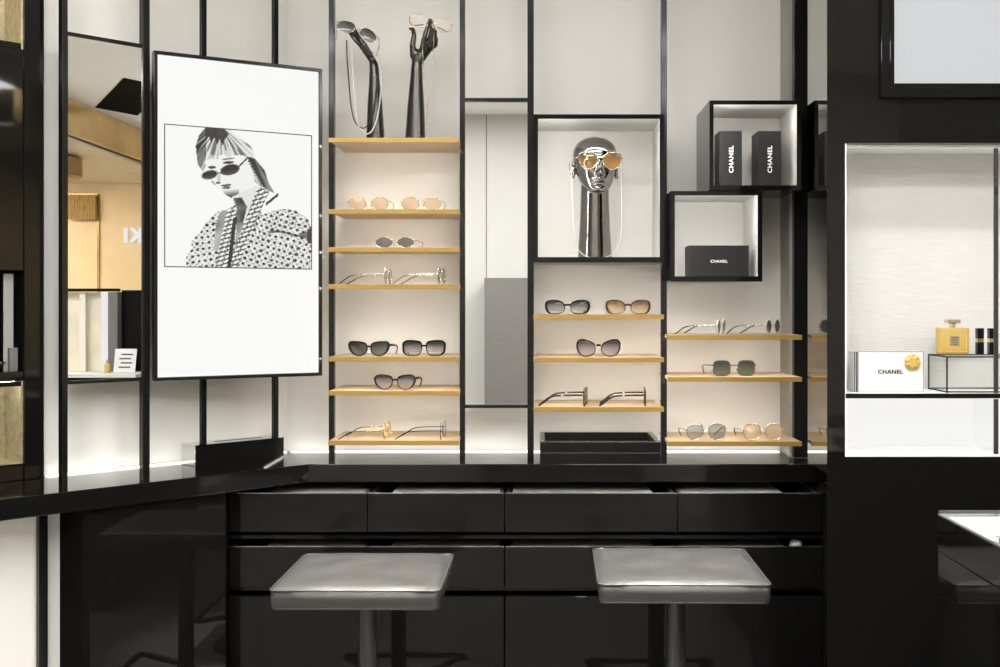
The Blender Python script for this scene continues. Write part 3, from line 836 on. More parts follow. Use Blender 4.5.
vs, fs = [], []
for i in range(NR + 1):
    z = rows[0][0] + (rows[-1][0] - rows[0][0]) * i / NR
    hw, yf, yb = interp(z)
    cy_, hd = (yf + yb) / 2, (yb - yf) / 2
    for k in range(NC):
        th = 2 * PI * k / NC
        c, s_ = math.cos(th), math.sin(th)
        pw_ = 2.15
        x = hw * abs(c) ** (2 / pw_) * (1 if c >= 0 else -1)
        y = cy_ + hd * abs(s_) ** (2 / pw_) * (1 if s_ >= 0 else -1)
        if s_ < 0: y -= face_relief(x, z) * min(1, (-s_) * 1.6)
        vs.append((x, y, .3965 - (.3965 - z) * 1.055))
for i in range(NR):
    for k in range(NC):
        fs.append((i * NC + k, i * NC + (k + 1) % NC, (i + 1) * NC + (k + 1) % NC, (i + 1) * NC + k))
fs += [tuple(range(NC))[::-1], tuple(range(NR * NC, (NR + 1) * NC))]
hm.add(vs, fs)
# neck
prof = [(.0540, 0), (.0525, .02), (.0500, .06), (.0475, .10), (.0455, .15), (.0440, .20), (.0430, .235), (.0415, .262)]
nk = MB().lathe(prof, (0, .004, 0), 40)
hm.add(nk.v, nk.f)
# ears
for s_ in (1, -1):
    ex = s_ * .0645
    loop = []
    for k in range(18):
        th = 2 * PI * k / 18
        ry, rz_ = .013, .023
        loop.append((ex + s_ * (.006 + .004 * math.sin(th + .6)), .010 + ry * math.cos(th) + .003 * math.sin(th), .289 + rz_ * math.sin(th) + (0.002 if math.sin(th) > 0 else 0)))
    hm.tube(loop, .0042, 8, closed=True)
    hm.ball((ex - s_ * .001, .012, .289), .012, 12, 8, (.55, .9, 1.5))
    hm.ball((ex + s_ * .004, .005, .270), .006, 10, 7)
    hm.ball((ex + s_ * .004, .002, .287), .0045, 8, 6)
ho = link('mannequin_head', hm.mesh('mannequin_head'), M['chrome'], smooth=True, loc=hb, rz=math.radians(7))
ho.scale = (1.04, 1.03, 1.0)
remesh(ho, .0016, 1)
tag(ho, 'bald chrome mannequin head on a long neck inside the large lit box', 'mannequin head')
HM = Matrix.Translation(hb) @ Matrix.Rotation(math.radians(7), 4, 'Z') @ Matrix.Scale(1.03, 4)
g = glasses('large brown lens sunglasses worn by the chrome mannequin head', (0, 0, 0), 0, a=.0285, b=.0245, gap=.014, shape=dict(key='shield'), lens='gold', rm='palegold', rt=.0013, tlen=.105, drop=False, zt=.35, splay=0, group='eyewear on the mannequin head')
g.matrix_world = HM @ Matrix.Translation((-.002, -.104, .2716)) @ Matrix.Rotation(math.radians(4), 4, 'X')
# bead chain hanging from the temples in front of the neck
def hp(x, y, z): return HM @ Vector((x, y, z))
beads('pearl_chain', [hp(-.078, -.015, .300), hp(-.079, -.03, .270), hp(-.078, -.045, .18), hp(-.076, -.055, .09), hp(-.068, -.062, .045), hp(-.05, -.068, .018), hp(-.02, -.072, .006), hp(.01, -.072, .006), hp(.04, -.070, .018), hp(.062, -.064, .05), hp(.072, -.056, .10), hp(.075, -.045, .18), hp(.076, -.03, .270), hp(.077, -.015, .302)],
      .0021, .0054, 'pearl', 'white bead eyewear chain hanging around the mannequin neck', 'necklace')

# ================================================================== TRAYS
tx0, tx1 = X(540, D_CF), X(661, D_CF)
tw, td, th_ = tx1 - tx0, .285, .0328
for k, lab in enumerate(('black leather tray at the bottom of the two stacked on the counter', 'open black tray on top of the two stacked on the counter, grey rim')):
    t = thing('display_tray', lab, 'tray', ((tx0 + tx1) / 2, D_CF + .004, TOP + .0004 + k * (th_ + .0006)), 0, 'stacked trays on the counter')
    hw = tw / 2; w = .016
    mb = MB().box((-hw, 0, 0), (hw, w * .6, th_)).box((-hw, td - w, 0), (hw, td, th_)).box((-hw, w * .6, 0), (-hw + w, td - w, th_)).box((hw - w, w * .6, 0), (hw, td - w, th_))
    part('wall', mb, 'trayblack', t, bevel=.0008)
    part('base', MB().box((-hw + w, w * .6, .001), (hw - w, td - w, .006)), 'trayblack', t)
    rm_ = MB().ring([(-hw + w - .002, w * .6 - .002), (hw - w + .002, w * .6 - .002), (hw - w + .002, td - w + .002), (-hw + w - .002, td - w + .002)], [(-hw, 0), (hw, 0), (hw, td), (-hw, td)], 0, .0006)
    rm_.v = [(x, z, th_ + .0001 + y) for x, y, z in rm_.v]
    part('rim', rm_, 'steel', t)

# ================================================================== POSTER SCREEN ON POLES
H = .962
dl, dr_ = 1150 * H / 330.7, 1150 * H / 306.6
pl = Vector((X(153.7, dl), dl, Z(380.9, dl))); pr = Vector((X(321.9, dr_), dr_, Z(375.8, dr_)))
zb0 = (pl.z + pr.z) / 2
ang = math.atan2(pr.y - pl.y, pr.x - pl.x)
W = math.hypot(pr.x - pl.x, pr.y - pl.y)
t = thing('poster_lightbox', 'large backlit poster screen on two black poles showing a woman in sunglasses', 'poster', (pl.x, pl.y, zb0), ang)
SM = Matrix.Translation((pl.x, pl.y, zb0)) @ Matrix.Rotation(ang, 4, 'Z')
fw = .0105
part('frame', MB().ring([(fw, fw), (W - fw, fw), (W - fw, H - fw), (fw, H - fw)], [(0, 0), (W, 0), (W, H), (0, H)], -.004, .026), 'post', t, bevel=.0012)
part('back_plate', MB().box((fw, .018, fw), (W - fw, .026, H - fw)), 'matblack', t)
part('screen', MB().box((fw, .002, fw), (W - fw, .0175, H - fw)), 'screen', t)
def on_screen(u, v):
    """screen coordinates of the pixel (u,v)"""
    nrm = Vector((-math.sin(ang), math.cos(ang), 0)); o_ = Vector((pl.x, pl.y, 0))
    ray = Vector(((u - U0) / F, 1, (V0 - v) / F)); k = nrm.dot(o_) / nrm.dot(Vector((ray.x, ray.y, 0)))
    p = ray * k
    return (Vector((p.x, p.y, 0)) - o_).dot(Vector((math.cos(ang), math.sin(ang), 0))), CAMZ + p.z - zb0
quad = [(165.3, 266.2), (311.3, 268.6), (311.2, 136.0), (165.2, 124.6)]
sq = [on_screen(*q_) for q_ in quad]
ix0, ix1 = (sq[0][0] + sq[3][0]) / 2, (sq[1][0] + sq[2][0]) / 2
iz0, iz1 = (sq[0][1] + sq[1][1]) / 2, (sq[2][1] + sq[3][1]) / 2
def inpoly(x, y, pts):
    c = False; j = len(pts) - 1
    for i in range(len(pts)):
        xi, yi = pts[i]; xj, yj = pts[j]
        if (yi > y) != (yj > y) and x < (xj - xi) * (y - yi) / (yj - yi) + xi: c = not c
        j = i
    return c
def hsh(a_, b_): 
    v = math.sin(a_ * 127.1 + b_ * 311.7) * 43758.5453
    return v - math.floor(v)
def vnoise(x, y):
    xi, yi = math.floor(x), math.floor(y); fx, fy = x - xi, y - yi
    fx = fx * fx * (3 - 2 * fx); fy = fy * fy * (3 - 2 * fy)
    a_ = hsh(xi, yi) * (1 - fx) + hsh(xi + 1, yi) * fx; b_ = hsh(xi, yi + 1) * (1 - fx) + hsh(xi + 1, yi + 1) * fx
    return a_ * (1 - fy) + b_ * fy
HAIR = [(52, 38), (75, 22), (120, 14), (160, 40), (205, 66), (240, 98), (262, 130), (268, 160), (240, 158), (205, 150), (150, 160), (95, 172), (62, 190), (48, 222), (26, 190), (18, 110), (32, 65)]
CROWN = [(56, 36), (90, 20), (130, 26), (158, 60), (140, 84), (130, 112), (118, 80), (108, 108), (96, 76), (82, 96), (74, 70), (60, 92)]
HBACK = [(225, 150), (270, 165), (312, 215), (330, 270), (358, 316), (330, 302), (296, 288), (268, 262), (240, 210)]
FACE = [(56, 176), (110, 150), (180, 148), (238, 160), (262, 225), (276, 290), (222, 330), (190, 346), (150, 326), (112, 292), (86, 268), (62, 236)]
NECK = [(170, 330), (276, 282), (300, 284), (262, 390), (222, 480), (190, 560), (168, 470), (182, 380)]
NSH = [(176, 336), (212, 332), (236, 372), (222, 430), (200, 480), (186, 450), (192, 380)]
JL = [(-22, 645), (-20, 590), (4, 552), (0, 520), (48, 470), (60, 440), (110, 394), (150, 386), (186, 362), (190, 470), (176, 645)]
JR = [(140, 645), (205, 500), (256, 390), (280, 300), (296, 282), (338, 308), (300, 370), (300, 408), (384, 380), (450, 388), (500, 420), (524, 450), (524, 645)]
SKL = [(118, 396), (158, 384), (140, 450), (112, 560), (92, 560), (100, 470)]
BL = [(150, 388), (186, 364), (190, 420), (150, 645), (96, 645), (122, 520)]
BR_ = [(258, 350), (276, 300), (300, 284), (330, 310), (290, 400), (225, 560), (190, 645), (140, 645), (200, 510)]
def ink(px, py):
    x = (px - 190) / .2325; y = (py - 120) / .2325
    g = .985
    if inpoly(x, y, HBACK):
        s_ = vnoise((x - y * .55) * .09, y * .012); g = .12 + .75 * (s_ ** 1.6)
    if inpoly(x, y, HAIR):
        ag = math.atan2(y - 20, x - 118) * 16
        s_ = vnoise(ag, math.hypot(x - 118, y - 20) * .012)
        edge = 1 if x > 60 else .45
        g = .66 + .34 * s_ if x > 60 else .15 + .7 * s_ ** 1.4
        if y < 150 and s_ < .34: g *= .6
    if inpoly(x, y, CROWN):
        g = .10 + .16 * vnoise(x * .05, y * .02)
    if inpoly(x, y, FACE) and not (y < 168 and vnoise(x * .12, y * .01) > .55 and x < 235):
        g = .955
        if x < 118 - (y - 270) * -.55 - 22 and y > 262: g = .55
        if 108 < x < 122 and 232 < y < 272: g = .80
        if abs((x - 112) / 10) ** 2 + abs((y - 270) / 4) ** 2 < 1: g = .25
        j = (y - 300) - (x - 150) * -.1
        if y > 296 and x < 200: g = .95 - .75 * min(1, max(0, (y - 300 + (x - 150) * .12) / 34))
    if inpoly(x, y, NECK): g = .90
    if inpoly(x, y, NSH): g = .20 + .25 * vnoise(x * .06, y * .04)
    if inpoly(x, y, NECK) and y > 440: g = .45 + .3 * vnoise(x * .05, y * .03)
    # far collar bone
    if 318 < x < 372 and abs(y - (362 - (x - 318) * .78)) < 7 and y < 372: g = .22
    jl, jr = inpoly(x, y, JL), inpoly(x, y, JR)
    if jl or jr:
        # houndstooth-like tweed with dark knots
        ca, sa = (math.cos(.28), math.sin(.28)) if jr else (math.cos(-.18), math.sin(-.18))
        bx = 14 * vnoise(x * .012 + 3, y * .012); by = 14 * vnoise(x * .012, y * .012 + 9)
        rx, ry = (x * ca + y * sa + bx) / 27, (-x * sa + y * ca + by) / 25
        fx, fy = rx - math.floor(rx) - .5, ry - math.floor(ry) - .5
        k = hsh(math.floor(rx), math.floor(ry))
        g = .98 - .14 * vnoise(x * .11, y * .11)
        if (fx / (.22 + .1 * k)) ** 2 + (fy / (.20 + .1 * k)) ** 2 < 1: g = .08 + .2 * k
        fx2, fy2 = abs(fx) - .5, abs(fy) - .5
        if (fx2 / .16) ** 2 + (fy2 / .13) ** 2 < 1 and k > .35: g = .45
        if vnoise(x * .3, y * .3) > .83: g *= .45
    if jr and 330 < x < 524 and abs(y - (488 + 10 * math.sin(x * .03))) < 5 + 9 * (x > 470): g *= .5
    if jr and x > 505 and 470 < y < 530: g = .2
    if jl and inpoly(x, y, SKL): g = .40 + .35 * vnoise(x * .03, y * .02)
    for poly, sl in ((BL, -.28), (BR_, -.52)):
        if inpoly(x, y, poly):
            q_ = x - sl * (y - 400) * 1.0
            ph = (y * .95 + x * .3) / 17
            f_ = ph - math.floor(ph) - .5
            st = (q_ / 24) - math.floor(q_ / 24) - .5
            g = .95 if (f_ / .36) ** 2 + (st / .40) ** 2 < 1 else .10
            if abs(st) > .46: g = .92
    if abs(x - (178 - (y - 470) * .12)) < 8 and y > 420: g = .18
    # ear ring chain along the cheek
    if 238 < x < 300 and abs(y - (168 + (x - 238) * 1.75)) < 9 and (int(y / 6) % 2): g = .3
    # eyes and brows over the rims
    if abs((x - 156) / 24) ** 2 + abs((y - 182 - (x - 156) * -.1) / 6.5) ** 2 < 1: g = .22
    if abs((x - 156) / 30) ** 2 + abs((y - 166 - (x - 156) * -.12) / 4) ** 2 < 1: g = .5
    if abs((x - 86) / 17) ** 2 + abs((y - 203) / 6) ** 2 < 1: g = .25
    # sunglasses: two slim ovals and a temple
    for cx_, cy_, ax, ay in ((76, 235, 33, 19), (162, 213, 37, 21)):
        xr, yr = x - cx_, y - cy_ + (x - cx_) * .16
        e = (xr / ax) ** 2 + (yr / ay) ** 2
        if e < 1.28: g = .80 if cx_ < 100 else .35
        if e < .92: g = .14 + .10 * (yr > 4)
    if abs(y - (205 - (x - 195) * 1.02)) < 5 and 195 < x < 238: g = .25
    if abs(y - (228 - (x - 108) * .1)) < 3 and 106 < x < 126: g = .3
    # mouth
    if abs((x - 146) / 22) ** 2 + abs((y - 280 + (x - 146) * .12) / 4.5) ** 2 < 1: g = .25
    if abs((x - 148) / 18) ** 2 + abs((y - 291 + (x - 148) * .1) / 6) ** 2 < 1: g = .42
    return g
NG = 230
me = bpy.data.meshes.new('printed_picture')
pv, pf, pc = [], [], []
for j in range(NG + 1):
    for i in range(NG + 1):
        s_, t_ = i / NG, j / NG
        pv.append((ix0 + (ix1 - ix0) * s_, .0012, iz0 + (iz1 - iz0) * t_))
        # back to where this spot lies in the photograph
        a_ = [quad[0][k] * (1 - s_) + quad[1][k] * s_ for k in (0, 1)]; b_ = [quad[3][k] * (1 - s_) + quad[2][k] * s_ for k in (0, 1)]
        px, py = a_[0] * (1 - t_) + b_[0] * t_, a_[1] * (1 - t_) + b_[1] * t_
        pc.append(ink(px, py))
for j in range(NG):
    for i in range(NG):
        a_ = j * (NG + 1) + i; pf.append((a_, a_ + 1, a_ + NG + 2, a_ + NG + 1))
me.from_pydata(pv, [], pf)
ca = me.color_attributes.new('print', 'FLOAT_COLOR', 'POINT')
for i, g_ in enumerate(pc):
    l = (g_ * 1.0) ** 2.2; ca.data[i].color = (l, l, l * .99, 1)
pm, nt, b_ = nodes('backlit_print')
at_ = nt.nodes.new('ShaderNodeAttribute'); at_.attribute_name = 'print'
b_.inputs['Base Color'].default_value = (.03, .03, .03, 1); b_.inputs['Specular IOR Level'].default_value = 0; nt.links.new(at_.outputs['Color'], b_.inputs['Emission Color'])
b_.inputs['Emission Strength'].default_value = .93; b_.inputs['Roughness'].default_value = .6
po = link('printed_picture', me, pm, t)
po['label'] = 'black and white portrait of a woman in slim sunglasses and a tweed jacket'
e = .0028
part('picture_border', MB().ring([(ix0, iz0), (ix1, iz0), (ix1, iz1), (ix0, iz1)], [(ix0 - e, iz0 - e), (ix1 + e, iz0 - e), (ix1 + e, iz1 + e), (ix0 - e, iz1 + e)], .0008, .0018), 'ink', t)
# poles and weighted base block
def block_pt(u):
    a_, b_ = Vector((-1.034, 3.450)), Vector((-.819, 3.665))
    r = (u - U0) / F
    k = (r * a_.y - a_.x) / ((b_.x - a_.x) - r * (b_.y - a_.y))
    return a_ + (b_ - a_) * k
b0, b1 = block_pt(195.3), block_pt(283.2)
ba = math.atan2(b1.y - b0.y, b1.x - b0.x); bw = (b1 - b0).length
IM = SM.inverted()
def to_t(p): return IM @ Vector(p)
bm_ = Matrix.Translation((b0.x, b0.y, TOP + .0004)) @ Matrix.Rotation(ba, 4, 'Z')
bh = .0645
bb = MB().box((0, 0, 0), (bw, .085, bh)); bb.xf(IM @ bm_)
part('base_block', bb, 'polsteel', t, bevel=.0012)
fp = MB().box((0, -.0035, 0), (bw, -.0004, bh)); fp.xf(IM @ bm_)
part('front_plate', fp, 'black', t)
sl = MB().box((.09, .045, bh), (bw - .05, .052, bh + .0006)); sl.xf(IM @ bm_)
part('slot', sl, 'matblack', t)
for u in (203.8, 275.8):
    c = block_pt(u)
    pm_ = MB().box((-.0085, -.003, bh * 0), (.0085, .012, CEIL - TOP - .001))
    pm_.xf(IM @ Matrix.Translation((c.x, c.y, TOP + .0004)) @ Matrix.Rotation(ba, 4, 'Z'))
    part('pole', pm_, 'post', t, bevel=.001)

# ================================================================== STOOLS
def make_stool(label, x, d, rz):
    t = thing('bar_stool', label, 'stool', (x, d, 0), rz, 'stools at the counter')
    S, z0, z1 = .2125, .594, .646
    # upholstered side band
    def rr(h, r, n_=6):
        pts = []; r = r * .7
        for cx_, cy_, a0 in ((h - r, h - r, 0), (-h + r, h - r, PI / 2), (-h + r, -h + r, PI), (h - r, -h + r, 1.5 * PI)):
            for k in range(n_ + 1):
                th = a0 + PI / 2 * k / n_; pts.append((cx_ + r * math.cos(th), cy_ + r * math.sin(th)))
        return pts
    mb = MB()
    lay = [(S - .006, z0), (S - .002, z0 + .004), (S, z0 + .02), (S, z1 - .006)]
    rings = [rr(h, .022) for h, z in lay]; n_ = len(rings[0])
    vs = [(px, py, z) for (h, z), rg in zip(lay, rings) for px, py in rg]
    fs = [(i * n_ + k, i * n_ + (k + 1) % n_, (i + 1) * n_ + (k + 1) % n_, (i + 1) * n_ + k) for i in range(len(lay) - 1) for k in range(n_)]
    fs += [tuple(range(n_))[::-1], tuple(range((len(lay) - 1) * n_, len(lay) * n_))]
    mb.add(vs, fs)
    seat = part('seat', mb, 'leather', t, smooth=True)
    # puffed top cushion
    N = 36; vs, fs = [], []
    for j in range(N + 1):
        for i in range(N + 1):
            a_, b_ = (i / N) * 2 - 1, (j / N) * 2 - 1
            # map the square to the rounded square
            px, py = a_ * (S - .001), b_ * (S - .001)
            r = .0154; ex, ey = abs(px) - (S - .001 - r), abs(py) - (S - .001 - r)
            if ex > 0 and ey > 0:
                L = math.hypot(ex, ey); m_ = max(ex, ey); k = m_ / L if L else 1
                px = math.copysign(S - .001 - r + ex * k, px); py = math.copysign(S - .001 - r + ey * k, py)
            e_ = max(0, (1 - abs(a_) ** 6)) ** .5 * max(0, (1 - abs(b_) ** 6)) ** .5
            dome = .013 * e_ + .004 * (1 - a_ * a_) * (1 - b_ * b_) - .0012 * math.sin(a_ * 7 + 1) * math.cos(b_ * 6) * e_
            vs.append((px, py, z1 - .006 + dome))
    for j in range(N):
        for i in range(N):
            a_ = j * (N + 1) + i; fs.append((a_, a_ + 1, a_ + N + 2, a_ + N + 1))
    part('cushion', MB().add(vs, fs), 'leather', seat, smooth=True)
    part('piping', MB().tube([(px, py, z1 - .005) for px, py in rr(S + .0005, .0225)], .0026, 8, closed=True), 'piping', seat, smooth=True)
    part('piping', MB().tube([(px, py, z0 + .001) for px, py in rr(S - .004, .0225)], .0022, 8, closed=True), 'piping', seat, smooth=True)
    part('swivel_plate', MB().box((-.09, -.09, z0 - .010), (.09, .09, z0 - .001)).lathe([(.034, z0 - .04), (.034, z0 - .011)], n=24), 'stoolmetal', t)
    part('pole', MB().lathe([(.0250, .02), (.0250, z0 - .0405)], n=28), 'stoolmetal', t, smooth=False)
    fr = MB()
    zf = .146
    fr.tube([(-.030, .02, zf), (-.10, -.05, zf), (-.205, -.205, zf), (-.195, -.222, zf), (.195, -.222, zf), (.205, -.205, zf), (.10, -.05, zf), (.030, .02, zf)], .0105, 10)
    fr.lathe([(.030, zf - .02), (.033, zf - .012), (.033, zf + .012), (.030, zf + .02)], n=24)
    part('footrest', fr, 'stoolmetal', t, smooth=True)
    part('base_plate', MB().lathe([(.20, 0), (.20, .008), (.18, .013), (.05, .019)], n=48), 'stoolmetal', t)
    return t
make_stool('square grey leather stool, left of the two in front of the drawers', -.462, 3.083, math.radians(-.5))
st = make_stool('square grey leather stool, right of the two in front of the drawers', .3725, 3.150, math.radians(-.8))
st.scale = (1.035, 1.03, 1.0)

# ================================================================== RIGHT NICHE
DN = DR + .17
t = thing('display_niche', 'lit white wall niche in the black wall at the right', 'niche', (0, 0, 0))
nr = 2.88
part('back_panel', MB().box((nx0 + .001, DN - .006, nz0 + .001), (nr, DN - .001, nz1 - .001)), 'plaster', t)
zsh = Z(393.6, DR); 
part('lining', MB().box((nx0 + .0005, DR + .002, nz0 + .001), (nx0 + .004, DN - .007, nz1 - .001)).box((nx0 + .004, DR + .002, nz0 + .0005), (nr, DN - .007, nz0 + .006)).box((nx0 + .004, DR + .030, nz1 - .006), (nr, DN - .007, nz1 - .0005)), 'paper', t)
sh_ = part('shelf', MB().box((nx0 + .004, DR + .004, zsh - .011), (nr, DN - .007, zsh)), 'paper', t)
part('shelf_edge', MB().box((nx0 + .002, DR + .0005, zsh - .012), (nr, DR + .0035, zsh)), 'black', sh_)
part('led_strip', MB().box((nx0 + .01, DR + .010, nz1 - .010), (nr, DR + .022, nz1 - .006)), 'nicheled', t)
part('light_panel', MB().box((nx0 + .0045, DN - .014, nz0 + .0065), (nr, DN - .008, zsh - .0135)), 'backlit', t)
part('top_rail', MB().box((nx0 + .002, DR + .003, nz1 - .011), (nr, DR + .007, nz1 - .006)), 'steel', t)
gx = X(996.8, DR)
dv = part('glass_divider', MB().box((gx - .003, DR + .008, nz0 + .011), (gx + .003, DN - .022, zsh - .018)), 'glass', t)
part('divider_edge', MB().box((gx - .0055, DR + .0035, nz0 + .007), (gx + .0055, DR + .0075, zsh - .014)).box((gx - .0055, DR + .0035, zsh + .001), (gx + .0055, DR + .0075, nz1 - .012)), 'stoolmetal', dv)

# upper light panel in the black wall
t = thing('light_panel', 'large pale backlit panel in a black frame high on the black wall', 'light panel', (0, 0, 0))
part('panel', MB().box((sx0 + .012, DR + .030, sz0 + .012), (2.88, DR + .048, CEIL - .01)), 'lightbox', t)
part('frame', MB().box((sx0 + .0005, DR - .012, sz0 + .0005), (sx0 + .0115, DR + .049, CEIL - .01)).box((sx0 + .012, DR - .012, sz0 + .0005), (2.88, DR + .049, sz0 + .0115)), 'black', t, bevel=.001)
part('frame', MB().box((sx0 - .022, DR - .014, sz0 - .024), (sx0 - .0005, DR - .0005, CEIL - .01)).box((sx0 - .0005, DR - .014, sz0 - .024), (2.88, DR - .0005, sz0 - .0005)), 'black', t, bevel=.001)

# white gift box with a gold flower seal
dB = 2.935
x0, x1 = X(857.8, dB), X(923.7, dB); hB = Z(351.3, dB) - zsh
t = thing('gift_box', 'white gift box with black lettering and a gold flower seal on the niche shelf', 'box', ((x0 + x1) / 2, dB, zsh + .0003))
hw = (x1 - x0) / 2
part('lid', MB().box((-hw, 0, .0), (hw, .05, hB)), 'boxwhite', t, bevel=.0008)
ed = .0008
part('border', MB().ring([(-hw + .002, .0022), (hw - .002, .0022), (hw - .002, hB - .0022), (-hw + .002, hB - .0022)], [(-hw, 0), (hw, 0), (hw, hB), (-hw, hB)], -ed, -.0001), 'wallgrey', t)
sp = part('spine', MB().box((-hw - .0095, .001, .001), (-hw - .0005, .049, hB - .001)), 'boxwhite', t, bevel=.0008)
part('spine_band', MB().box((-hw - .0092, .0002, .001), (-hw - .0062, .0008, hB - .001)).box((-hw - .0045, .0002, .001), (-hw - .0012, .0008, hB - .001)), 'ink', sp)
lettering('CHANEL', .0142, 'ink', t, (X(890.3, dB) - (x0 + x1) / 2, -.0008, Z(372, dB) - zsh), bold=.0004, sx=1.08)
# the seal: a rosette of petals in gold wax
sx_, sz_ = X(912.3, dB) - (x0 + x1) / 2, Z(362.6, dB) - zsh
pts = [((.0200 + .0008 * math.cos(9 * 2 * PI * k / 56)) * math.cos(2 * PI * k / 56) + sx_, (.0200 + .0008 * math.cos(9 * 2 * PI * k / 56)) * math.sin(2 * PI * k / 56) + sz_) for k in range(56)]
seal = part('seal', MB().slab(pts, -.004, -.0002), 'goldfoil', t, bevel=.001)
pm_ = MB()
for rr_, nn, ph, s2 in ((.0118, 7, 0, 1.0), (.0072, 5, .5, .8), (.0025, 3, .2, .55)):
    for k in range(nn):
        th = 2 * PI * k / nn + ph
        pm_.ball((sx_ + rr_ * math.cos(th), -.0045, sz_ + rr_ * math.sin(th)), .0062 * s2, 12, 8, (1, .38, 1))
part('petals', pm_, 'goldfoil', seal, smooth=True)

# glass riser with a thin black frame
dF, dK = 2.918, 3.055
xl_ = X(947, dF); xr_ = xl_ + .24
zt_ = Z(356.3, dF)
t = thing('glass_riser', 'clear glass riser with thin black edges on the niche shelf', 'riser', (0, 0, zsh + .0003))
h_ = zt_ - zsh
r = .0017
fr = MB()
for zz in (r + .001, h_ - r):
    for yy in (dF, dK): fr.box((xl_ - r, yy - r, zz - r), (xr_ + r, yy + r, zz + r))
    for xx in (xl_, xr_): fr.box((xx - r, dF + r, zz - r), (xx + r, dK - r, zz + r))
for xx in (xl_, xr_):
    for yy in (dF, dK): fr.box((xx - r, yy - r, 0), (xx + r, yy + r, h_))
part('frame', fr, 'matblack', t)
part('glass_panes', MB().box((xl_ - .0006, dF + .003, .003), (xl_ + .0006, dK - .003, h_ - .003)).box((xl_ + .003, dF - .0006, .003), (xr_ - .003, dF + .0006, h_ - .003)).box((xl_ - .001, dF - .001, h_ + .0005), (xr_ + .001, dK + .001, h_ + .003)), 'glass', t)
zr = zsh + h_ + .0035
# perfume bottle
dP = 2.965
x0, x1 = X(939.3, dP), X(970, dP); cxp = (x0 + x1) / 2; hw = (x1 - x0) / 2
hb_ = Z(327.8, dP) - zr
t = thing('perfume_bottle', 'square amber perfume bottle with a gold cap on the glass riser', 'perfume bottle', (cxp, dP, zr))
bot = part('bottle', MB().box((-hw, 0, 0), (hw, .032, hb_)), 'perfume', t, bevel=.004)
part('inner_edge', MB().ring([(-hw + .010, .008), (hw - .010, .008), (hw - .010, hb_ - .006), (-hw + .010, hb_ - .006)], [(-hw + .008, .006), (hw - .008, .006), (hw - .008, hb_ - .004), (-hw + .008, hb_ - .004)], -.0006, .0), 'goldfoil', bot)
lab = part('label', MB().box((-.0115, -.0012, hb_ * .32), (.0115, -.0001, hb_ * .68)), 'glassgold', bot)
lm = MB()
for k, w_ in enumerate((.007, .0055, .0065, .004)):
    lm.box((-w_, -.0016, hb_ * .62 - k * .0058), (w_, -.0013, hb_ * .62 - k * .0058 + .0014))
part('print', lm, 'ink', lab)
part('neck', MB().lathe([(.0075, hb_), (.0075, hb_ + .010)], (0, .016, 0), 20), 'glassgold', t)
ch = Z(319.4, dP) - zr
part('cap', MB().box((-.0175, .004, ch - .0095), (.0175, .028, ch)).box((-.008, .008, hb_ + .010), (.008, .024, ch - .0095)), 'glassgold', t, bevel=.001)
# lipsticks
for k, (ua, ub, lab) in enumerate(((977.6, 984.2, 'black lipstick with a gold band, nearest the perfume bottle'), (989.6, 996.2, 'black lipstick with a gold band at the right edge beside the divider'))):
    dL = 2.965
    w_ = (X(ub, dL) - X(ua, dL)) / 2; hL = Z(328.2, dL) - zr
    t = thing('lipstick', lab, 'lipstick', ((X(ua, dL) + X(ub, dL)) / 2, dL, zr), 0, 'lipsticks on the riser')
    zb1, zb2 = hL * .46, hL * .60
    part('base', MB().box((-w_, 0, 0), (w_, 2 * w_, zb1)), 'black', t, bevel=.0008)
    part('band', MB().box((-w_ + .0006, .0006, zb1), (w_ - .0006, 2 * w_ - .0006, zb2)), 'gold', t)
    part('cap', MB().box((-w_, 0, zb2), (w_, 2 * w_, hL)), 'black', t, bevel=.0008)

# ================================================================== DISPLAY TABLE, BOTTOM RIGHT
HT = .93
dT = (CAMZ - HT) * F / (510 - V0); xT = X(938, dT)
t = thing('display_table', 'black glossy display table with a glass top and pale inside at the bottom right', 'display table', (xT, dT, 0))
TW, TD = 1.05, 1.1
part('body', MB().box((0, -TD, .05), (TW, 0, HT - .085)), 'black', t, bevel=.002)
part('drawer_band', MB().box((0, -TD, HT - .083), (.006, 0, HT - .012)).box((.006, -.006, HT - .083), (TW, 0, HT - .012)).box((.006, -TD, HT - .083), (TW, -TD + .006, HT - .012)).box((TW - .006, -TD + .006, HT - .083), (TW, -.006, HT - .012)), 'black', t)
part('liner', MB().box((.0065, -TD + .0065, HT - .083), (TW - .0065, -.0065, HT - .06)), 'paper', t)
part('liner_wall', MB().box((.0065, -.0085, HT - .0595), (TW - .0065, -.0066, HT - .013)).box((.0066, -TD + .0065, HT - .0595), (.0085, -.009, HT - .013)), 'paper', t)
part('rim', MB().ring([(.010, -TD + .010), (TW - .010, -TD + .010), (TW - .010, -.010), (.010, -.010)], [(0, -TD), (TW, -TD), (TW, 0), (0, 0)], 0, .004).xf(Matrix(((1, 0, 0, 0), (0, 0, 1, 0), (0, 1, 0, HT - .012), (0, 0, 0, 1)))), 'steel', t)
part('glass_top', MB().box((.001, -TD + .001, HT - .0075), (TW - .001, -.001, HT)), 'glass', t)
tr = MB().box((.07, -.14, HT - .0595), (.8, -.115, HT - .03)).box((.2, -.6, HT - .0595), (.225, -.1405, HT - .03))
part('inner_frame', tr, 'matblack', t)
part('led_strip', MB().box((.02, -.022, HT - .058), (TW - .02, -.0145, HT - .05)), 'tableled', t)
part('plinth', MB().box((.04, -TD + .04, 0), (TW - .04, -.04, .05)), 'matblack', t)

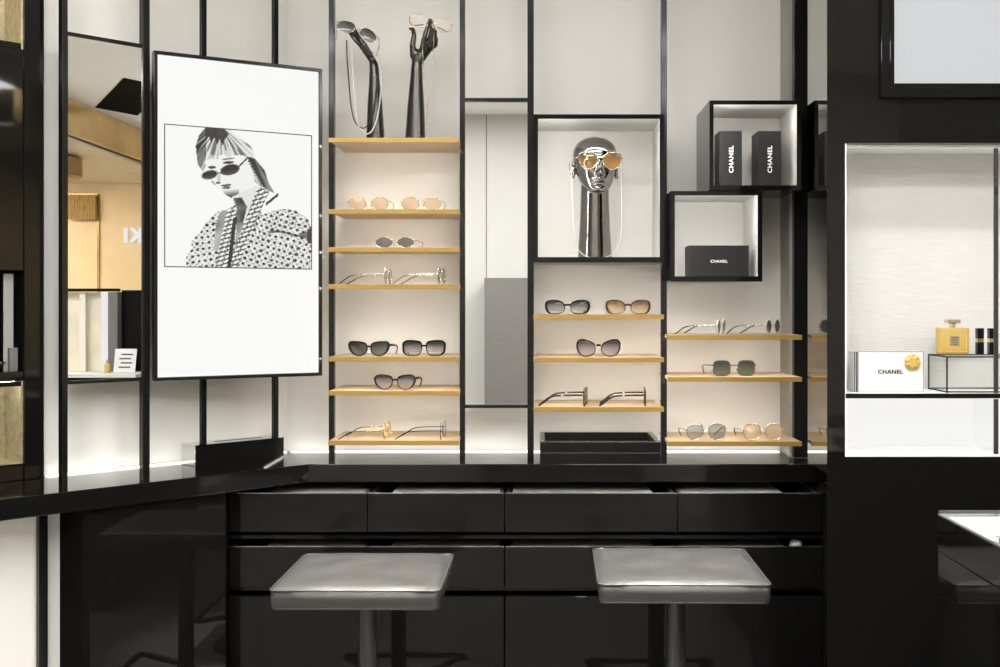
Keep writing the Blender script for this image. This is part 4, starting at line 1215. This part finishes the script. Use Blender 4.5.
# ================================================================== LEFT WALL CABINET
t = thing('wall_cabinet', 'black glossy display cabinet with gold lined niches at the left edge', 'display cabinet', CORNER, PI / 4)
o_ = .04
cx1 = lw_x(44, o_); cxc = lw_x(24.5, o_); cx0 = lw_x(-135, o_)
za, zb_ = lw_z(12, 465, o_), lw_z(24, 381, o_)
zc_, zd_ = lw_z(10, 375, o_), lw_z(24, 44, o_) - .014
zmid0, zmid1 = lw_z(10, 372, o_), lw_z(10, 270, o_)
dep = .10
mb = MB()
mb.box((cxc, -o_, TOP + .0005), (cx1, dep, CEIL))                                     # the right hand column
mb.box((cx0, -o_, TOP + .0005), (cx0 + .05, dep, CEIL))
mb.box((cx0 + .05, -o_ + .006, TOP + .0005), (cxc, dep, za))
mb.box((cx0 + .05, -o_ + .006, zb_), (cxc, dep, zmid0))
mb.box((cx0 + .05, -o_ + .006, zmid1), (cxc, dep, zd_))
mb.box((cx0 + .05, dep - .01, za), (cxc, dep, zb_)); mb.box((cx0 + .05, dep - .01, zmid0), (cxc, dep, zmid1)); mb.box((cx0 + .05, dep - .01, zd_), (cxc, dep, CEIL))
part('carcass', mb, 'black', t, bevel=.001)
for k, (q0, q1) in enumerate(((za, zb_), (zd_, CEIL - .01))):
    gp = part('gold_panel', MB().box((cx0 + .0505, dep - .016, q0 + .0005), (cxc - .0065, dep - .0105, q1 - .0005)).box((cxc - .006, -o_ + .01, q0 + .0005), (cxc - .0005, dep - .0105, q1 - .0005)).box((cx0 + .0505, -o_ + .01, q0 + .0005), (cxc - .0065, dep - .0165, q0 + .004)), 'goldpanel', t)
    zz = (q1 - .0045, q1 - .001) if k == 0 else (q0 + .0045, q0 + .008)
    lz = (q1 - .014, q1 - .0006) if k == 0 else (q0 + .0006, q0 + .016)
    part('lip', MB().box((cx0 + .0505, -o_ + .006, lz[0]), (cxc - .0065, -o_ + .0095, lz[1])), 'black', t)
    part('led_strip', MB().box((cx0 + .06, -o_ + .012, zz[0]), (cxc - .02, -o_ + .020, zz[1])), 'lednook' if k == 0 else 'led', t)
# slab built in place of a pale reflection, with a silver dish beside it
cu, cv0, cv1 = 9.8, 366, 285
cxm = lw_x(cu, o_ - .03)
t = thing('reflection_slab', 'tall narrow pale slab imitating a reflection in the dark niche at the left edge', 'card', LW @ Vector((cxm, .0, zmid0 + .0004)), PI / 4)
hC = zmid1 - zmid0 - .010
part('card', MB().box((-.013, 0, .0), (.013, .004, hC)), 'wallgrey', t)
part('foot', MB().box((-.002, -.014, 0), (.020, -.0005, hC * .24)), 'greycab', t)
cxm2 = lw_x(0, o_ - .03)
t = thing('silver_dish', 'small silver dish in the dark niche at the left edge of the photo', 'dish', LW @ Vector((cxm2 - .005, .0, zmid0 + .0004)))
part('bowl', MB().lathe([(.008, 0), (.006, .012), (.012, .016), (.024, .026), (.023, .027), (.011, .018)], n=28), 'silver', t, smooth=True)

before_mall = set(bpy.data.objects)
# ================================================================== REFLECTED SIDE: THE MALL AND THE ROOM BEHIND
def MV(u, v, zv): return Vector((zv - CW, (u - U0) / F * zv + CW, CAMZ + (V0 - v) / F * zv))
struct('wall_mall', MB().box((7.05, -3.5, 0), (7.2, 3.6, CEIL)), 'mallwall')
fd = 1.19
o = link('mall_fascia', MB().box((3.2, fd - .06, 2.64), (7.04, fd, CEIL - .001)).mesh('mall_fascia'), M['mallgold'], bevel=.004)
tag(o, 'gold metal fascia of the shop across the mall, seen in the left mirror', 'fascia')
o = link('mall_soffit', MB().prism([(3.2, fd - .061), (3.2, -2.5), (7.04, -2.5), (7.04, fd - .061)], 2.61, 2.63).mesh('mall_soffit'), M['bone'])
tag(o, 'pale soffit of the shop across the mall, seen in the left mirror', 'soffit')
o = link('ceiling_bulkhead', MB().lathe([(.30, 0), (.34, .02), (.34, .17), (.30, .19)], (4.9, .50, 2.418), 40).mesh('curved_bulkhead'), M['mallwood'], smooth=False)
tag(o, 'brown curved bulkhead under the soffit of the shop across the mall', 'bulkhead')
struct('trim_slot', MB().prism([(3.1, 1.86), (3.42, 2.05), (4.62, 1.42), (4.25, 1.22)][::-1], CEIL - .004, CEIL - .0005), 'slotblack')
t = thing('shop_sign', 'white raised letters on the beige shop front across the mall', 'sign', (7.045, .53, Z(236, 11.7)))
me_ = text_mesh('KI', .205, .006, 1.0, .012)
so = link('letters', me_, M['screen'], t)
so.matrix_local = Matrix.Translation((-.014, 0, 0)) @ Matrix.Rotation(-PI / 2, 4, 'Z') @ Matrix.Rotation(PI / 2, 4, 'X')
cm = MB()
for k in range(11):
    p = MV(69.5 + k * 2.5, 207, 11.65)
    cm.tube([(p.x, p.y, Z(195, 11.65)), (p.x, p.y, Z(219, 11.65))], .017, 8)
o = link('fringe_curtain', cm.mesh('fringe_curtain'), M['curtain'])
tag(o, 'short gold fringe curtain in the doorway of the shop across the mall', 'curtain')
dm = MB().box((7.03, MV(99, 0, 11.7).y, 0), (7.048, MV(97, 0, 11.7).y, Z(194, 11.7))).box((7.03, MV(60, 0, 11.7).y, Z(196, 11.7)), (7.048, MV(99, 0, 11.7).y, Z(193.5, 11.7)))
o = link('door_frame', dm.mesh('door_frame'), M['mallgold']); tag(o, 'gold door frame of the shop across the mall', 'door frame')
lm = MB().box((5.4, -1.8, 2.585), (5.8, .05, 2.605)); 
o = link('added_shop_light', lm.mesh('added_shop_light'), M['mallfill']); tag(o, 'added warm light out of view, brightening the shop wall across the mall', 'light')  # warm light added out of view to brighten the mirrored shop wall
# display counter seen in the mirror
zv = 7.0; xM = zv - CW
t = thing('mall_display', 'black display counter with tall black units reflected in the left mirror', 'display counter', (0, 0, 0))
def mbox(mb, u0, u1, v0, v1, za_, zb2):
    a_, b_ = MV(u0, v1, zv), MV(u1, v0, zv); mb.box((za_ - CW, a_.y, a_.z), (zb2 - CW, b_.y, b_.z)); return mb
mb = MB(); yA, yB = MV(40, 0, zv).y, MV(150, 0, zv).y
zt7 = Z(372, zv)
part('counter_body', MB().box((xM - .25, yA, 0), (xM + .35, yB, zt7 - .02)), 'black', t)
part('counter_top', MB().box((xM - .25, yA, zt7 - .0195), (xM + .35, yB, zt7)), 'rim', t)
part('frame', mbox(MB(), 50, 118, 288.5, 291.5, 7.0, 7.04), 'black', t)
part('light_bar', mbox(MB(), 101, 109, 292, 371, 7.0, 7.02), 'screen', t)
part('side_panel', mbox(MB(), 109.2, 118.5, 292, 371.6, 6.98, 7.25), 'greycab', t)
part('tower', mbox(MB(), 118.7, 139, 290, 371.6, 7.05, 7.3), 'black', t)
part('pale_panel', mbox(MB(), 50, 100.8, 292, 371.6, 7.06, 7.08), 'bone', t)
part('pale_column', mbox(MB(), 78, 84, 292, 371.6, 7.02, 7.045), 'cream', t)
pc_ = MV(124, 372, 6.9)
t = thing('price_card', 'white printed card leaning on the counter reflected in the left mirror', 'card', (pc_.x, pc_.y, zt7 + .003), 0)
c_ = MB().box((0, -.065, 0), (.006, .065, .145)); c_.xf(Matrix.Rotation(math.radians(14), 4, 'Y'))
cd = part('card', c_, 'paper', t)
c_ = MB()
for k in range(4): c_.box((-.001, -.035 + .01 * (k % 2), .028 + k * .026), (-.0004, .035 + .01 * (k % 2), .036 + k * .026))
c_.xf(Matrix.Rotation(math.radians(14), 4, 'Y'))
part('print', c_, 'ink', cd)
pb_ = MV(107.5, 372, 6.9)
t = thing('small_bottle', 'small amber bottle on the counter reflected in the left mirror', 'bottle', (pb_.x, pb_.y, zt7 + .0005))
part('bottle', MB().lathe([(.018, 0), (.018, .05), (.012, .058)], n=16), 'perfume', t); part('cap', MB().lathe([(.009, .058), (.009, .08)], n=16), 'glassgold', t)

for o in set(bpy.data.objects) - before_mall:
    if o.parent is None: o.matrix_world = TM @ (Matrix.Translation(o.location) @ o.rotation_euler.to_matrix().to_4x4())
# room behind the camera: tall grey cabinet seen in the centre mirror
t = thing('tall_cabinet', 'plain grey cabinet on the far side of the room, reflected in the narrow mirror', 'cabinet', (.17, -1.895, 0))
part('door', MB().box((-.60, .32, .02), (-.003, .34, 1.575)), 'greycab', t); part('door', MB().box((.003, .32, .02), (.60, .34, 1.575)), 'greycab', t)
part('body', MB().box((-.60, 0, 0), (.60, .318, 1.575)), 'greycab', t)
struct('trim_seam', MB().box((-.434, -1.8995, 1.58), (-.428, -1.896, CEIL - .001)), 'greycab')
t = thing('added_uplight', 'added uplight out of view, hung to brighten the mall ceiling', 'light', (4.2, 2.75, 2.30))  # unseen uplight added to brighten the mirrored mall ceiling
part('trough', MB().box((-.9, -.09, 0), (.9, .09, .03)), 'stoolmetal', t)
part('diffuser', MB().box((-.88, -.08, .031), (.88, .08, .036)), 'ceilled', t)
for xx in (-.8, .8): part('rod', MB().tube([(xx, 0, .036), (xx, 0, CEIL - 2.301)], .006, 8), 'steel', t)

# ceiling lights
for k, (x, y, w, d_) in enumerate(((-.75, 2.0, 1.1, .2), (.5, 2.0, 1.1, .2), (-.9, .7, .9, .3), (.6, .7, .9, .3), (-1.15, -.75, 1.0, .5), (.75, -.75, 1.0, .5), (3.0, .6, .8, .8))):
    where = ('above the left stool', 'above the right stool', 'above the aisle on the left', 'above the aisle on the right', 'near the far wall on the left', 'near the far wall on the right', 'above the mall side opening')[k]
    t = thing('ceiling_light', 'flat white ceiling light panel ' + where, 'ceiling light', (x, y, CEIL - .03), 0, 'ceiling light panels')
    part('housing', MB().ring([(-w / 2, -d_ / 2), (w / 2, -d_ / 2), (w / 2, d_ / 2), (-w / 2, d_ / 2)], [(-w / 2 - .02, -d_ / 2 - .02), (w / 2 + .02, -d_ / 2 - .02), (w / 2 + .02, d_ / 2 + .02), (-w / 2 - .02, d_ / 2 + .02)], 0, .029).xf(Matrix(((1, 0, 0, 0), (0, 0, 1, 0), (0, 1, 0, 0), (0, 0, 0, 1)))), 'paper', t)
    part('diffuser', MB().box((-w / 2, -d_ / 2, .008), (w / 2, d_ / 2, .02)), 'ceilnear' if k < 2 else 'ceilled', t)

for x, y, lab in ((-.46, 3.02, 'small round ceiling downlight above the left stool'), (.37, 3.09, 'small round ceiling downlight above the right stool')):
    t = thing('downlight', lab, 'ceiling light', (x, y, CEIL - .03), 0, 'round downlights')
    part('housing', MB().lathe([(.030, .0), (.045, .0), (.045, .0295), (.030, .0295)], n=28), 'matblack', t)
    part('bulb', MB().lathe([(.028, .018), (.028, .024)], n=24), 'ceilled', t)
    l = bpy.data.lights.new('downlight_lamp', 'SPOT'); l.energy = 1250; l.spot_size = math.radians(24); l.spot_blend = .6; l.shadow_soft_size = .025; l.color = (1, .98, .95)
    lo = bpy.data.objects.new('downlight_lamp', l); COL.objects.link(lo); lo.location = (0, 0, -.002); lo.parent = t

# ------------------------------------------------------------------ world and colour
w = bpy.data.worlds.new('world'); SC.world = w; w.use_nodes = True
bg = w.node_tree.nodes['Background']; bg.inputs['Color'].default_value = (1, .96, .90, 1); bg.inputs['Strength'].default_value = .35
vs_ = SC.view_settings
vs_.view_transform = 'Standard'; vs_.look = 'None'; vs_.gamma = 1; vs_.exposure = 0.0; vs_.use_curve_mapping = False
SC.cycles.use_denoising = True
SC.cycles.max_bounces = 10; SC.cycles.glossy_bounces = 6; SC.cycles.transparent_max_bounces = 16
SC.cycles.caustics_reflective = False; SC.cycles.caustics_refractive = False
SC.cycles.sample_clamp_indirect = 6
